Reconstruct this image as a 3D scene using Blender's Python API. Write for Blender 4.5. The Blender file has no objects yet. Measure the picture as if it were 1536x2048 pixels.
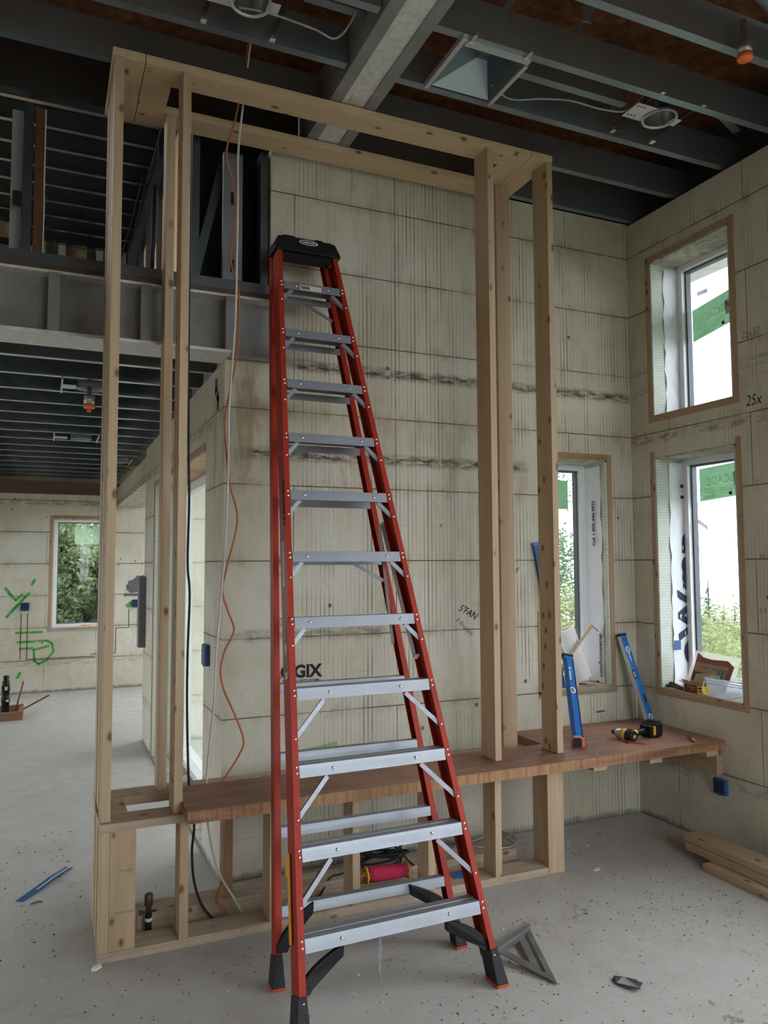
import bpy, math, random
from mathutils import Vector, Matrix
random.seed(7)
SC = bpy.context.scene
COL = SC.collection
# ------------------------------------------------------------------ camera
FPX = 1539.0
PITCH = math.atan(103/1539.0); YAW = math.atan(676/math.hypot(1539, 103)); ROLL = math.radians(0.25)
EYE = Vector((0, 0, 1.61))
fh = Vector((math.sin(YAW), math.cos(YAW), 0)); r0 = Vector((math.cos(YAW), -math.sin(YAW), 0)); up0 = Vector((0, 0, 1))
fwd = fh*math.cos(PITCH) + up0*math.sin(PITCH); u0 = up0*math.cos(PITCH) - fh*math.sin(PITCH)
rr = r0*math.cos(ROLL) - u0*math.sin(ROLL); uu = u0*math.cos(ROLL) + r0*math.sin(ROLL)
cam = bpy.data.objects.new('camera', bpy.data.cameras.new('camera')); COL.objects.link(cam)
cam.data.sensor_fit = 'VERTICAL'; cam.data.sensor_height = 24.0; cam.data.lens = 24.0*FPX/2048
cam.data.clip_start = 0.05; cam.data.clip_end = 400
cam.matrix_world = Matrix(((rr.x, uu.x, -fwd.x, EYE.x), (rr.y, uu.y, -fwd.y, EYE.y), (rr.z, uu.z, -fwd.z, EYE.z), (0, 0, 0, 1)))
SC.camera = cam
# ------------------------------------------------------------------ sky and exposure
wd = bpy.data.worlds.new('overcast_sky'); SC.world = wd; wd.use_nodes = True
bg = wd.node_tree.nodes['Background']; bg.inputs[0].default_value = (0.86, 0.93, 1.0, 1); bg.inputs[1].default_value = 3.2
SC.view_settings.view_transform = 'Standard'; SC.view_settings.look = 'None'
SC.view_settings.exposure = 0.96; SC.view_settings.gamma = 1.0; SC.view_settings.use_curve_mapping = False
try:
    SC.cycles.max_bounces = 10; SC.cycles.diffuse_bounces = 6; SC.cycles.transparent_max_bounces = 24
except Exception: pass

# ------------------------------------------------------------------ node helper
class S:
    """a socket with arithmetic"""
    def __init__(s, g, k): s.g = g; s.k = k
    def __add__(s, o): return s.g.m('ADD', s, o)
    def __sub__(s, o): return s.g.m('SUBTRACT', s, o)
    def __mul__(s, o): return s.g.m('MULTIPLY', s, o)
    def __truediv__(s, o): return s.g.m('DIVIDE', s, o)
class G:
    def __init__(g, name):
        g.mat = bpy.data.materials.new(name); g.mat.use_nodes = True
        g.t = g.mat.node_tree; g.n = g.t.nodes; g.b = g.n['Principled BSDF']
    def put(g, inp, v):
        if isinstance(v, S): g.t.links.new(v.k, inp)
        else: inp.default_value = v
    def m(g, op, a, b=None, c=None, clamp=False):
        n = g.n.new('ShaderNodeMath'); n.operation = op; n.use_clamp = clamp
        g.put(n.inputs[0], a)
        if b is not None: g.put(n.inputs[1], b)
        if c is not None: g.put(n.inputs[2], c)
        return S(g, n.outputs[0])
    def co(g, rnd=False, scale=(1, 1, 1)):
        tc = g.n.new('ShaderNodeTexCoord'); out = S(g, tc.outputs['Object'])
        if rnd:
            oi = g.n.new('ShaderNodeObjectInfo'); v = g.n.new('ShaderNodeVectorMath'); v.operation = 'SCALE'
            v.inputs[0].default_value = (7.3, 5.1, 3.7); g.t.links.new(oi.outputs['Random'], v.inputs['Scale'])
            a = g.n.new('ShaderNodeVectorMath'); a.operation = 'ADD'; g.put(a.inputs[0], out); g.t.links.new(v.outputs[0], a.inputs[1]); out = S(g, a.outputs[0])
        mp = g.n.new('ShaderNodeMapping'); mp.inputs['Scale'].default_value = scale; g.put(mp.inputs[0], out)
        return S(g, mp.outputs[0])
    def rnd(g): return S(g, g.n.new('ShaderNodeObjectInfo').outputs['Random'])
    def xyz(g, v):
        n = g.n.new('ShaderNodeSeparateXYZ'); g.put(n.inputs[0], v); return [S(g, o) for o in n.outputs]
    def vec(g, x, y, z):
        n = g.n.new('ShaderNodeCombineXYZ'); [g.put(n.inputs[i], v) for i, v in enumerate((x, y, z))]; return S(g, n.outputs[0])
    def noise(g, v, sc, det=3, rough=.55, dist=0):
        n = g.n.new('ShaderNodeTexNoise'); g.put(n.inputs['Vector'], v); n.inputs['Scale'].default_value = sc
        n.inputs['Detail'].default_value = det; n.inputs['Roughness'].default_value = rough; n.inputs['Distortion'].default_value = dist
        return S(g, n.outputs['Fac'])
    def vor(g, v, sc, rand=1.0):
        n = g.n.new('ShaderNodeTexVoronoi'); g.put(n.inputs['Vector'], v); n.inputs['Scale'].default_value = sc
        n.inputs['Randomness'].default_value = rand; return S(g, n.outputs['Distance']), S(g, n.outputs['Color'])
    def rng(g, v, a, b, c=0.0, d=1.0):
        n = g.n.new('ShaderNodeMapRange'); g.put(n.inputs[0], v)
        for i, x in enumerate((a, b, c, d)): g.put(n.inputs[i+1], x)
        return S(g, n.outputs[0])
    def mix(g, f, a, b):
        n = g.n.new('ShaderNodeMix'); n.data_type = 'RGBA'; g.put(n.inputs[0], f)
        for i, x in ((6, a), (7, b)): g.put(n.inputs[i], x if isinstance(x, S) else (*x, 1) if len(x) == 3 else x)
        return S(g, n.outputs[2])
    def line(g, u, period, w, off=0.0):
        """1 on a thin line every period"""
        f = g.m('FRACT', (u + off)/period); d = g.m('ABSOLUTE', f - .5)
        return g.rng(d, .5 - w/period, .5 - .35*w/period)
    def bump(g, h, strength=.3, dist=.01):
        n = g.n.new('ShaderNodeBump'); n.inputs['Strength'].default_value = strength; n.inputs['Distance'].default_value = dist
        g.put(n.inputs['Height'], h); g.t.links.new(n.outputs[0], g.b.inputs['Normal'])
    def col(g, c): g.put(g.b.inputs['Base Color'], c if isinstance(c, S) else (*c, 1))
    def set(g, rough=None, metal=None, spec=None, alpha=None):
        if rough is not None: g.put(g.b.inputs['Roughness'], rough)
        if metal is not None: g.put(g.b.inputs['Metallic'], metal)
        if spec is not None: g.put(g.b.inputs['Specular IOR Level'], spec)
        if alpha is not None: g.put(g.b.inputs['Alpha'], alpha)
        return g.mat
MATS = {}
def plain(name, c, rough=.6, metal=0.0, var=.12, spec=.4, scale=9, alpha=None):
    if name in MATS: return MATS[name]
    g = G(name); n = g.noise(g.co(), scale, 4)
    g.col(g.mix(g.rng(n, .3, .7), tuple(x*(1-var) for x in c), tuple(min(1, x*(1+var)) for x in c)))
    MATS[name] = g.set(rough, metal, spec, alpha); return MATS[name]

def mat_wood(name, axis, a=(.54, .425, .29), b=(.43, .32, .20), knots=True, dirt=.0):
    g = G(name); k = {'x': 0, 'y': 1, 'z': 2}[axis]
    sc = [22, 22, 22]; sc[k] = 1.3
    n = g.noise(g.co(True, tuple(sc)), 1.0, 5, .6, .6)
    sc2 = [60, 60, 60]; sc2[k] = 1.5; n2 = g.noise(g.co(True, tuple(sc2)), 1.0, 3)
    c = g.mix(g.rng(n, .3, .72), a, b); c = g.mix(g.rng(n2, .45, .8, 0, .45), c, (b[0]*.7, b[1]*.62, b[2]*.55))
    hue = g.rnd(); c = g.mix(hue*.45, c, (a[0]*.86, a[1]*.75, a[2]*.68))
    if knots:
        sk = [27, 27, 27]; sk[k] = 15
        d, cc = g.vor(g.co(True, tuple(sk)), 1.0); pick = g.xyz(cc)[0]
        kn = g.rng(d, .36, .22)*g.rng(pick, .895, .91)
        c = g.mix(kn*.9, c, (.10, .045, .022))
        halo = g.rng(d, .55, .2)*g.rng(pick, .895, .91); c = g.mix(halo*.35, c, (.30, .17, .085))
    if dirt:
        dn = g.noise(g.co(True), 5, 5, .7); c = g.mix(g.rng(dn, .5, .75, 0, dirt), c, (.20, .175, .15))
    g.col(c); g.bump(n2, .12, .002)
    return g.set(.68, 0, .25)
WOODX = mat_wood('pine_grain_x', 'x'); WOODY = mat_wood('pine_grain_y', 'y'); WOODZ = mat_wood('pine_grain_z', 'z')
WOODD = mat_wood('dusty_pine_x', 'x', (.50, .41, .31), (.40, .31, .22), True, .6)
WOODR = mat_wood('buck_trim_z', 'z', (.45, .33, .21), (.34, .235, .145)); WOODRY = mat_wood('buck_trim_y', 'y', (.45, .33, .21), (.34, .235, .145))
WOODRX = mat_wood('buck_trim_x', 'x', (.40, .27, .15), (.29, .18, .10))
PLATEX = mat_wood('fresh_plate_x', 'x', (.66, .53, .36), (.56, .43, .27)); PLATEY = mat_wood('fresh_plate_y', 'y', (.66, .53, .36), (.56, .43, .27))  # lighter plate pine, raised to stand in for floor bounce on the undersides
OLDWOOD = mat_wood('weathered_ledger', 'x', (.14, .10, .075), (.08, .055, .04), False)

def mat_icf(name, axis, far=False):
    """foam formwork block: inch-wide ribs, 16 in courses, dirt"""
    g = G(name); co = g.co(); x, y, z = g.xyz(co); u = x if axis == 'x' else y
    big = g.noise(co, 1.1, 4, .6); mid = g.noise(g.co(scale=(9, 9, 4.5)), 1.0, 6, .72, .5); fine = g.noise(g.co(scale=(60, 60, 25)), 1.0, 4, .7)
    c = g.mix(g.rng(big, .35, .68), (.64, .62, .53), (.50, .455, .345))
    c = g.mix(g.rng(mid, .50, .76, 0, .45), c, (.36, .29, .20))
    c = g.mix(g.rng(fine, .60, .80, 0, .5), c, (.27, .20, .13))
    course = .4064; ci = g.m('FLOOR', z/course); par = g.m('FRACT', ci*.5)*2.0
    gr = g.line(u, .0254, .0038)
    gn = g.noise(g.co(scale=(14, 14, 1.6)), 1.0, 3); lid = g.m('FLOOR', u/.0254); ls = g.m('FRACT', g.m('SINE', lid*12.9898)*43758.5)
    patch = (g.rng(g.noise(co, 1.7, 2), .36, .50)*g.rng(x, 1.08, 1.2) if axis == 'x' else g.rng(g.noise(co, 1.7, 2), .40, .6)*.7) if not far else g.rng(g.noise(co, 1.2, 2), .55, .7)
    gr = gr*g.rng(gn, .36, .60)*g.rng(ls, .1, .9, .15, 1.15)*patch
    c = g.mix(gr*.95, c, (.11, .08, .05))
    hn = g.noise(g.co(scale=(2.2, 2.2, 30)), 1.0, 3)
    h = g.line(z, course, .0045 if not far else .007)*g.rng(hn, .30, .5, .35, 1.0)
    c = g.mix(h*.92, c, (.055, .045, .035))
    hz = g.m('ABSOLUTE', g.m('FRACT', z/course + .5) - .5)*course
    smear = g.rng(hz, .05, 0)*g.rng(mid, .42, .62); c = g.mix(smear*.45, c, (.24, .18, .12))
    v = g.line(u + par*.61, 1.2192, .0035)*g.rng(g.noise(co, 6, 2), .3, .5, .3, 1.0); c = g.mix(v*.85, c, (.07, .055, .04))
    # the half-way web line
    h2 = g.line(z, course, .003, course/2)*g.rng(hn, .5, .62); c = g.mix(h2*.35, c, (.2, .16, .1))
    # the two dirty ledges left by the old scaffold brackets
    if axis == 'x' and not far:
        rag = g.noise(g.co(scale=(12, 12, 40)), 1.0, 4, .7)
        for zc, xa, xb, s in ((2.70, 1.2, 3.56, .95), (2.20, .95, 2.72, .95), (1.235, .9, 1.75, .5), (.40, 2.0, 3.5, .3)):
            bd = g.rng(g.m('ABSOLUTE', z - zc), .042, .012)*g.rng(rag, .36, .58)*g.rng(x, xa-.05, xa+.05)*g.rng(x, xb+.03, xb-.03)
            c = g.mix(bd*s, c, (.075, .052, .04))
            wh = g.rng(g.m('ABSOLUTE', z - (zc-.085)), .055, .03)*g.rng(x, xa-.05, xa+.05)*g.rng(x, xb+.03, xb-.03)
            c = g.mix(wh*.35*s, c, (.60, .57, .49))
        # rusty runs from the head of the wall and by the outside corner
        run = g.noise(g.co(scale=(17, 17, .45)), 1.0, 5, .75)
        top = g.rng(run, .55, .72)*g.rng(z, 3.0, 3.9)*g.rng(x, 2.4, 1.7); c = g.mix(top*.75, c, (.17, .10, .05))
        cor = g.rng(g.noise(g.co(scale=(11, 11, 1.6)), 1.0, 5, .7, 1.2), .50, .66)*g.rng(x, 1.16, 1.0)*g.rng(z, 1.7, 2.2); c = g.mix(cor*.62, c, (.25, .16, .09))
        tr = g.rng(g.m('ABSOLUTE', x - .96), .05, .03)*g.rng(z, 2.1, 2.16)*g.rng(z, 2.62, 2.58)*g.rng(mid, .35, .5); c = g.mix(tr*.5, c, (.36, .26, .16))
        drk = g.rng(g.noise(g.co(scale=(7, 7, 2.2)), 1.0, 4, .7), .5, .68)*g.rng(z, 2.62, 2.35)*g.rng(z, 1.75, 2.0); c = g.mix(drk*.5, c, (.30, .22, .13))
    else:
        rag = g.noise(g.co(scale=(12, 12, 40)), 1.0, 4, .7)
        for zc, s in ((2.72, .5), (2.40, .65), (.36, .4)):
            bd = g.rng(g.m('ABSOLUTE', z - zc), .04, .012)*g.rng(rag, .44, .62); c = g.mix(bd*s, c, (.09, .065, .05))
    # ragged wet foot of the wall
    ft = g.noise(g.co(scale=(14, 14, 8)), 1.0, 4, .7); foot = g.rng(z + ft*.09, .085, .055); c = g.mix(foot*.75, c, (.15, .14, .13))
    d, cc = g.vor(g.co(), 5.5); sp = g.rng(d, .085, .05)*g.rng(g.xyz(cc)[0], .62, .66); c = g.mix(sp*.85, c, (.08, .065, .05))
    # scuffs pressed in the foam
    sc = g.noise(g.co(scale=(6, 6, 6)), 1.0, 5, .7, 1.8)
    g.col(c)
    g.bump(sc*.35 - gr*.35 - h*.8 - v*.6, .32, .008)
    return g.set(.82, 0, .2)
ICFX = mat_icf('foam_block_x', 'x'); ICFY = mat_icf('foam_block_y', 'y'); ICFFAR = mat_icf('foam_block_far', 'x', True)

def mat_floor():
    g = G('concrete_slab'); co = g.co(); big = g.noise(co, .8, 5, .6); mid = g.noise(co, 7, 6, .65); fine = g.noise(co, 60, 3, .6)
    x, y, z = g.xyz(co)
    c = g.mix(g.rng(big, .35, .65), (.47, .455, .43), (.40, .38, .35))
    c = g.mix(g.rng(mid, .45, .75, 0, .5), c, (.36, .32, .27)); c = g.mix(g.rng(fine, .4, .8, 0, .4), c, (.56, .55, .53))
    near = g.rng(y, 5.2, 4.2)
    crumb = g.noise(co, 26, 5, .7, 1.0)*.6 + g.noise(co, 3.2, 2)*.4
    c = g.mix(g.rng(crumb, .585, .64)*near*.7, c, (.155, .10, .065))
    pale = g.noise(co, 18, 4, .7, .4); c = g.mix(g.rng(pale, .60, .70, 0, .5)*near, c, (.55, .54, .51))
    g.col(c); g.bump(fine*.3 + crumb*.7, .25, .004)
    return g.set(g.rng(mid, .3, .7, .28, .50) + near*.14, 0, .45)
FLOOR = mat_floor()

def mat_galv(name, c=(.50, .535, .56), rough=.42, metal=.85):
    g = G(name); co = g.co(); d, cc = g.vor(co, 55); n = g.noise(co, 3, 4)
    v = g.xyz(cc)[0]
    g.col(g.mix(v*.35, tuple(x*.85 for x in c), c)); r = g.rng(n, .3, .7, rough-.07, rough+.1)
    return g.set(r, metal, .5)
GALV = mat_galv('galvanised_joist', (.36, .43, .475), .34, .82); GALVL = mat_galv('bright_galvanised', (.62, .65, .66), .36, .45)
GALVD = mat_galv('dark_galvanised_stud', (.15, .17, .18), .4, .9)
DUCT = plain('duct_sheet', (.24, .285, .32), .27, 1.0, .05, .5, 3)
PRIMER = plain('grey_primed_steel', (.255, .25, .245), .62, .1, .16, .35, 5)
FLANGE = plain('pale_dusted_steel', (.62, .62, .60), .7, 0, .15, .3, 30)  # paler than the primed steel
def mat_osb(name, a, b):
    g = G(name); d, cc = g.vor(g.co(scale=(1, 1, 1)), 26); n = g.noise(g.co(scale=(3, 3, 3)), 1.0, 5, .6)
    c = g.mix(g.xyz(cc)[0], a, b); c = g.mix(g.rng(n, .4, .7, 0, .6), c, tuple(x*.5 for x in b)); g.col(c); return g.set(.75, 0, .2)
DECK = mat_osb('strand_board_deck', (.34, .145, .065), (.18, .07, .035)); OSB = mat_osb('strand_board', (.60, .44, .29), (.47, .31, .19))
def mat_ply():
    g = G('swirled_plywood'); n = g.noise(g.co(scale=(5, 5, 1.3)), 1.0, 3, .5, 2.5); w = g.m('SINE', n*95.0)
    g.col(g.mix(g.rng(w, -.4, .8), (.64, .42, .22), (.46, .25, .11))); return g.set(.6)
PLY = mat_ply()

def mat_bench():
    g = G('worn_bench_board'); co = g.co(); x, y, z = g.xyz(co)
    n = g.noise(g.co(scale=(2.2, 26, 26)), 1.0, 5, .65, .4); b = g.noise(co, 2.0, 5, .65); f = g.noise(co, 28, 4, .7)
    c = g.mix(g.rng(b, .38, .62), (.33, .165, .105), (.205, .10, .066)); c = g.mix(g.rng(n, .45, .75, 0, .55), c, (.46, .28, .18))
    c = g.mix(g.rng(x, .9, 2.9, .0, .5)*g.rng(b, .3, .7, .5, 1), c, (.42, .27, .175))
    c = g.mix(g.rng(f, .56, .74, 0, .55), c, (.40, .33, .29)); g.col(c); g.bump(f, .1, .002); return g.set(.55, 0, .35)
BENCH = mat_bench()
def mat_edge():
    g = G('laminated_bench_edge'); co = g.co(); x, y, z = g.xyz(co)
    st = g.noise(g.co(scale=(38, 1, 3)), 1.0, 3, .7); b = g.noise(g.co(scale=(1.6, 1, 12)), 1.0, 4)
    c = g.mix(g.rng(st, .4, .65), (.40, .225, .115), (.235, .115, .06)); c = g.mix(g.rng(b, .5, .68, 0, .75), c, (.15, .06, .04))
    g.col(c); return g.set(.6, 0, .3)
EDGE = mat_edge()

def mat_red():
    g = G('red_fibreglass'); co = g.co(); n = g.noise(g.co(scale=(30, 30, 2)), 1.0, 3); s = g.noise(co, 9, 5, .7)
    c = g.mix(g.rng(n, .35, .7), (.37, .030, .013), (.30, .022, .010)); c = g.mix(g.rng(s, .62, .8, 0, .3), c, (.45, .13, .08))
    g.col(c); return g.set(.5, 0, .22)
RED = mat_red()
def mat_alu(name='ribbed_aluminium', c=(.29, .31, .345), rough=.46):
    g = G(name); co = g.co(); n = g.noise(g.co(scale=(2, 60, 60)), 1.0, 4, .6); s = g.noise(co, 7, 5, .7)
    k = g.mix(g.rng(s, .5, .72, 0, .45), c, (.38, .385, .41)); g.col(k); return g.set(g.rng(n, .3, .7, rough-.08, rough+.12), .55, .5)
ALU = mat_alu(); RIVET = plain('rivet_steel', (.85, .84, .82), .22, .95)
BLACK = plain('black_plastic', (.011, .0115, .013), .48, 0, .3, .25, 40); BLACKR = plain('black_rubber', (.012, .012, .013), .6)
VINYL = plain('white_vinyl', (.78, .79, .82), .4, 0, .04); WRAP = plain('white_housewrap', (.78, .80, .84), .55, 0, .05, .3, 6)
ORANGE = plain('orange_plastic', (.85, .17, .06), .45); ORCORD = plain('orange_cord', (.52, .14, .05), .55); WHCORD = plain('white_cable_jacket', (.66, .65, .60), .5)
GREYCORD = plain('grey_cable', (.36, .36, .35), .5); BLUE = plain('blue_box_plastic', (.012, .09, .24), .45); PAPER = plain('paper_label', (.62, .60, .56), .7)
LEVELB = plain('level_blue', (.015, .16, .50), .3, .2, .15, .5, 20); LEVELD = plain('level_dark_blue', (.008, .04, .16), .35, .2)
INK = plain('black_ink', (.012, .012, .013), .8); NAVY = plain('navy_ink', (.018, .03, .085), .6); WHITE = plain('white_paint', (.85, .86, .87), .5)
DARKG = plain('dark_green_ink', (.015, .06, .03), .7); CREAM = plain('cream_ink', (.72, .82, .62), .7)
YEL = plain('tool_yellow', (.78, .48, .04), .45); COPPER = plain('aged_copper', (.17, .085, .055), .5, .5); PINK = plain('pink_string', (.62, .045, .12), .8, 0, .25, .2, 150)
KRAFT = plain('kraft_card', (.50, .36, .22), .8); GREENP = None
def mat_perf():
    g = G('perforated_web'); co = g.co(); x, y, z = g.xyz(co); h = g.m('ADD', x, y)
    row = g.m('FLOOR', z/.018); off = g.m('FRACT', row*.5)*.009*2
    fx = g.m('ABSOLUTE', g.m('FRACT', (h+off)/.018) - .5); fz = g.m('ABSOLUTE', g.m('FRACT', z/.018) - .5)
    hole = g.rng(fx, .17, .12)*g.rng(fz, .30, .25); n = g.noise(co, 12, 5, .7)
    c = g.mix(g.rng(n, .5, .8, 0, .6), (.60, .64, .57), (.38, .40, .34)); c = g.mix(hole*.6, c, (.16, .17, .14)); g.col(c); return g.set(.7)
PERF = mat_perf()
def mat_glass(name, tint=(1, 1, 1), refl=.06):
    g = G(name); n = g.n; out = n['Material Output']
    tr = n.new('ShaderNodeBsdfTransparent'); tr.inputs[0].default_value = (*tint, 1); gl = n.new('ShaderNodeBsdfGlossy'); gl.inputs['Roughness'].default_value = .02
    fr = n.new('ShaderNodeMath'); fr.operation = 'MULTIPLY_ADD'; lw = n.new('ShaderNodeLayerWeight'); lw.inputs[0].default_value = .12; g.t.links.new(lw.outputs['Facing'], fr.inputs[0]); fr.inputs[1].default_value = .30; fr.inputs[2].default_value = .02; mx = n.new('ShaderNodeMixShader')
    g.t.links.new(fr.outputs[0], mx.inputs[0]); g.t.links.new(tr.outputs[0], mx.inputs[1]); g.t.links.new(gl.outputs[0], mx.inputs[2]); g.t.links.new(mx.outputs[0], out.inputs[0])
    return g.mat
GLASS = mat_glass('window_glass')
def mat_film(name, c, a, rough=.25, vary=.15):
    g = G(name); n = g.n; out = n['Material Output']
    tr = n.new('ShaderNodeBsdfTransparent'); tl = n.new('ShaderNodeBsdfTranslucent'); tl.inputs[0].default_value = (*c, 1)
    df = n.new('ShaderNodeBsdfPrincipled'); df.inputs['Base Color'].default_value = (*c, 1); df.inputs['Roughness'].default_value = rough
    nz = g.noise(g.co(), 14, 4); m1 = n.new('ShaderNodeMixShader'); m2 = n.new('ShaderNodeMixShader'); m1.inputs[0].default_value = .5
    g.t.links.new(df.outputs[0], m1.inputs[1]); g.t.links.new(tl.outputs[0], m1.inputs[2])
    g.put(m2.inputs[0], g.rng(nz, .3, .7, a*(1-vary), min(1, a*(1+vary)))); g.t.links.new(tr.outputs[0], m2.inputs[1]); g.t.links.new(m1.outputs[0], m2.inputs[2]); g.t.links.new(m2.outputs[0], out.inputs[0])
    return g.mat
GREENF = mat_film('green_sticker_film', (.27, .50, .31), .90, .25, .02); CLEARP = mat_film('clear_plastic', (.72, .80, .90), .42); POUCH = mat_film('clear_pouch', (.75, .72, .68), .35)
FROST = mat_film('frosted_door_film', (.46, .52, .46), .25); CREAMF = mat_film('cream_film', (.85, .90, .60), .97, .3, .01); PAPERT = mat_film('faint_paper_tag', (.60, .56, .62), .92)
def mat_leaf(name, a, b):
    g = G(name); n = g.n; out = n['Material Output']
    c = g.mix(g.rnd(), a, b); c2 = g.mix(g.rng(g.noise(g.co(), 8.0, 3), .40, .60), a, b)
    df = n.new('ShaderNodeBsdfDiffuse'); tl = n.new('ShaderNodeBsdfTranslucent'); mx = n.new('ShaderNodeMixShader'); mx.inputs[0].default_value = .35
    g.put(df.inputs[0], c2); g.put(tl.inputs[0], c2); g.t.links.new(df.outputs[0], mx.inputs[1]); g.t.links.new(tl.outputs[0], mx.inputs[2]); g.t.links.new(mx.outputs[0], out.inputs[0])
    return g.mat
# ------------------------------------------------------------------ mesh helpers
class MB:
    def __init__(s): s.v = []; s.f = []; s.sm = []
    def add(s, vs, fs, smooth=False):
        o = len(s.v); s.v += [Vector(v) for v in vs]; s.f += [tuple(i+o for i in f) for f in fs]; s.sm += [smooth]*len(fs); return s
    def box(s, x0, x1, y0, y1, z0, z1):
        vs = [(x, y, z) for x in (x0, x1) for y in (y0, y1) for z in (z0, z1)]
        return s.add(vs, [(0, 1, 3, 2), (4, 6, 7, 5), (0, 4, 5, 1), (2, 3, 7, 6), (0, 2, 6, 4), (1, 5, 7, 3)])
    def obox(s, c, a, b, d):
        c, a, b, d = map(Vector, (c, a, b, d)); vs = [c + i*a + j*b + k*d for i in (-1, 1) for j in (-1, 1) for k in (-1, 1)]
        return s.add(vs, [(0, 1, 3, 2), (4, 6, 7, 5), (0, 4, 5, 1), (2, 3, 7, 6), (0, 2, 6, 4), (1, 5, 7, 3)])
    def ext(s, p0, p1, poly, a, b, poly2=None):
        """a closed outline (a, b) swept from p0 to p1"""
        p0, p1, a, b = map(Vector, (p0, p1, a, b)); n = len(poly); q = poly2 or poly
        vs = [p0 + a*u + b*v for u, v in poly] + [p1 + a*u + b*v for u, v in q]
        return s.add(vs, [(i, (i+1) % n, n+(i+1) % n, n+i) for i in range(n)] + [tuple(range(n))[::-1], tuple(range(n, 2*n))])
    def beam(s, p0, p1, w, t, up=(0, 0, 1)):
        p0, p1 = Vector(p0), Vector(p1); d = (p1-p0).normalized(); a = d.cross(Vector(up)).normalized(); b = a.cross(d)
        return s.ext(p0, p1, [(-w/2, -t/2), (w/2, -t/2), (w/2, t/2), (-w/2, t/2)], a, b)
    def tube(s, pts, r, seg=8, caps=True, radii=None):
        pts = [Vector(p) for p in pts]; n = len(pts); prev = None; vs = []; fs = []
        for i, p in enumerate(pts):
            d = (pts[min(i+1, n-1)] - pts[max(i-1, 0)]).normalized()
            if prev is None:
                ref = Vector((0, 0, 1)) if abs(d.z) < .9 else Vector((1, 0, 0)); a = d.cross(ref).normalized()
            else: a = (prev - d*prev.dot(d)).normalized()
            prev = a; b = d.cross(a); R = radii[i] if radii else r
            vs += [p + (a*math.cos(t) + b*math.sin(t))*R for t in (2*math.pi*k/seg for k in range(seg))]
        for i in range(n-1):
            for k in range(seg): fs.append((i*seg+k, i*seg+(k+1) % seg, (i+1)*seg+(k+1) % seg, (i+1)*seg+k))
        s.add(vs, fs, True)
        if caps: o = len(s.v) - n*seg; s.f += [tuple(o+k for k in range(seg))[::-1], tuple(o+(n-1)*seg+k for k in range(seg))]; s.sm += [False]*2
        return s
    def lathe(s, c, axis, prof, seg=20, caps=True):
        c = Vector(c); d = Vector(axis).normalized(); a = d.orthogonal().normalized(); b = d.cross(a); vs = []; fs = []; n = len(prof)
        for r, h in prof: vs += [c + d*h + (a*math.cos(t)+b*math.sin(t))*r for t in (2*math.pi*k/seg for k in range(seg))]
        for i in range(n-1):
            for k in range(seg): fs.append((i*seg+k, i*seg+(k+1) % seg, (i+1)*seg+(k+1) % seg, (i+1)*seg+k))
        s.add(vs, fs, True)
        if caps: o = len(s.v) - n*seg; s.f += [tuple(o+k for k in range(seg))[::-1], tuple(o+(n-1)*seg+k for k in range(seg))]; s.sm += [False]*2
        return s
    def prism(s, pts, d):
        d = Vector(d); n = len(pts); vs = [Vector(p) for p in pts] + [Vector(p)+d for p in pts]
        return s.add(vs, [(i, (i+1) % n, n+(i+1) % n, n+i) for i in range(n)] + [tuple(range(n))[::-1], tuple(range(n, 2*n))])
    def grid_wall(s, ax, t0, t1, u0, u1, z0, z1, holes):
        """solid wall slab with rectangular openings; ax: axis it runs along"""
        us = sorted({u0, u1} | {h[i] for h in holes for i in (0, 1)}); zs = sorted({z0, z1} | {h[i] for h in holes for i in (2, 3)})
        us = [u for u in us if u0 <= u <= u1]; zs = [z for z in zs if z0 <= z <= z1]
        def solid(i, j):
            if not (0 <= i < len(us)-1 and 0 <= j < len(zs)-1): return False
            u, z = (us[i]+us[i+1])/2, (zs[j]+zs[j+1])/2
            return not any(h[0] < u < h[1] and h[2] < z < h[3] for h in holes)
        P = (lambda u, t, z: (u, t, z)) if ax == 'x' else (lambda u, t, z: (t, u, z))
        for i in range(len(us)-1):
            for j in range(len(zs)-1):
                if not solid(i, j): continue
                a, b, c, d = us[i], us[i+1], zs[j], zs[j+1]
                s.add([P(a, t0, c), P(b, t0, c), P(b, t0, d), P(a, t0, d)], [(0, 1, 2, 3)]); s.add([P(a, t1, c), P(b, t1, c), P(b, t1, d), P(a, t1, d)], [(3, 2, 1, 0)])
                if not solid(i-1, j): s.add([P(a, t0, c), P(a, t1, c), P(a, t1, d), P(a, t0, d)], [(0, 1, 2, 3)])
                if not solid(i+1, j): s.add([P(b, t0, c), P(b, t1, c), P(b, t1, d), P(b, t0, d)], [(3, 2, 1, 0)])
                if not solid(i, j-1): s.add([P(a, t0, c), P(b, t0, c), P(b, t1, c), P(a, t1, c)], [(0, 1, 2, 3)])
                if not solid(i, j+1): s.add([P(a, t0, d), P(b, t0, d), P(b, t1, d), P(a, t1, d)], [(3, 2, 1, 0)])
        return s
def worldoff(o):
    v = Vector((0, 0, 0))
    while o: v = v + o.location; o = o.parent
    return v
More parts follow.
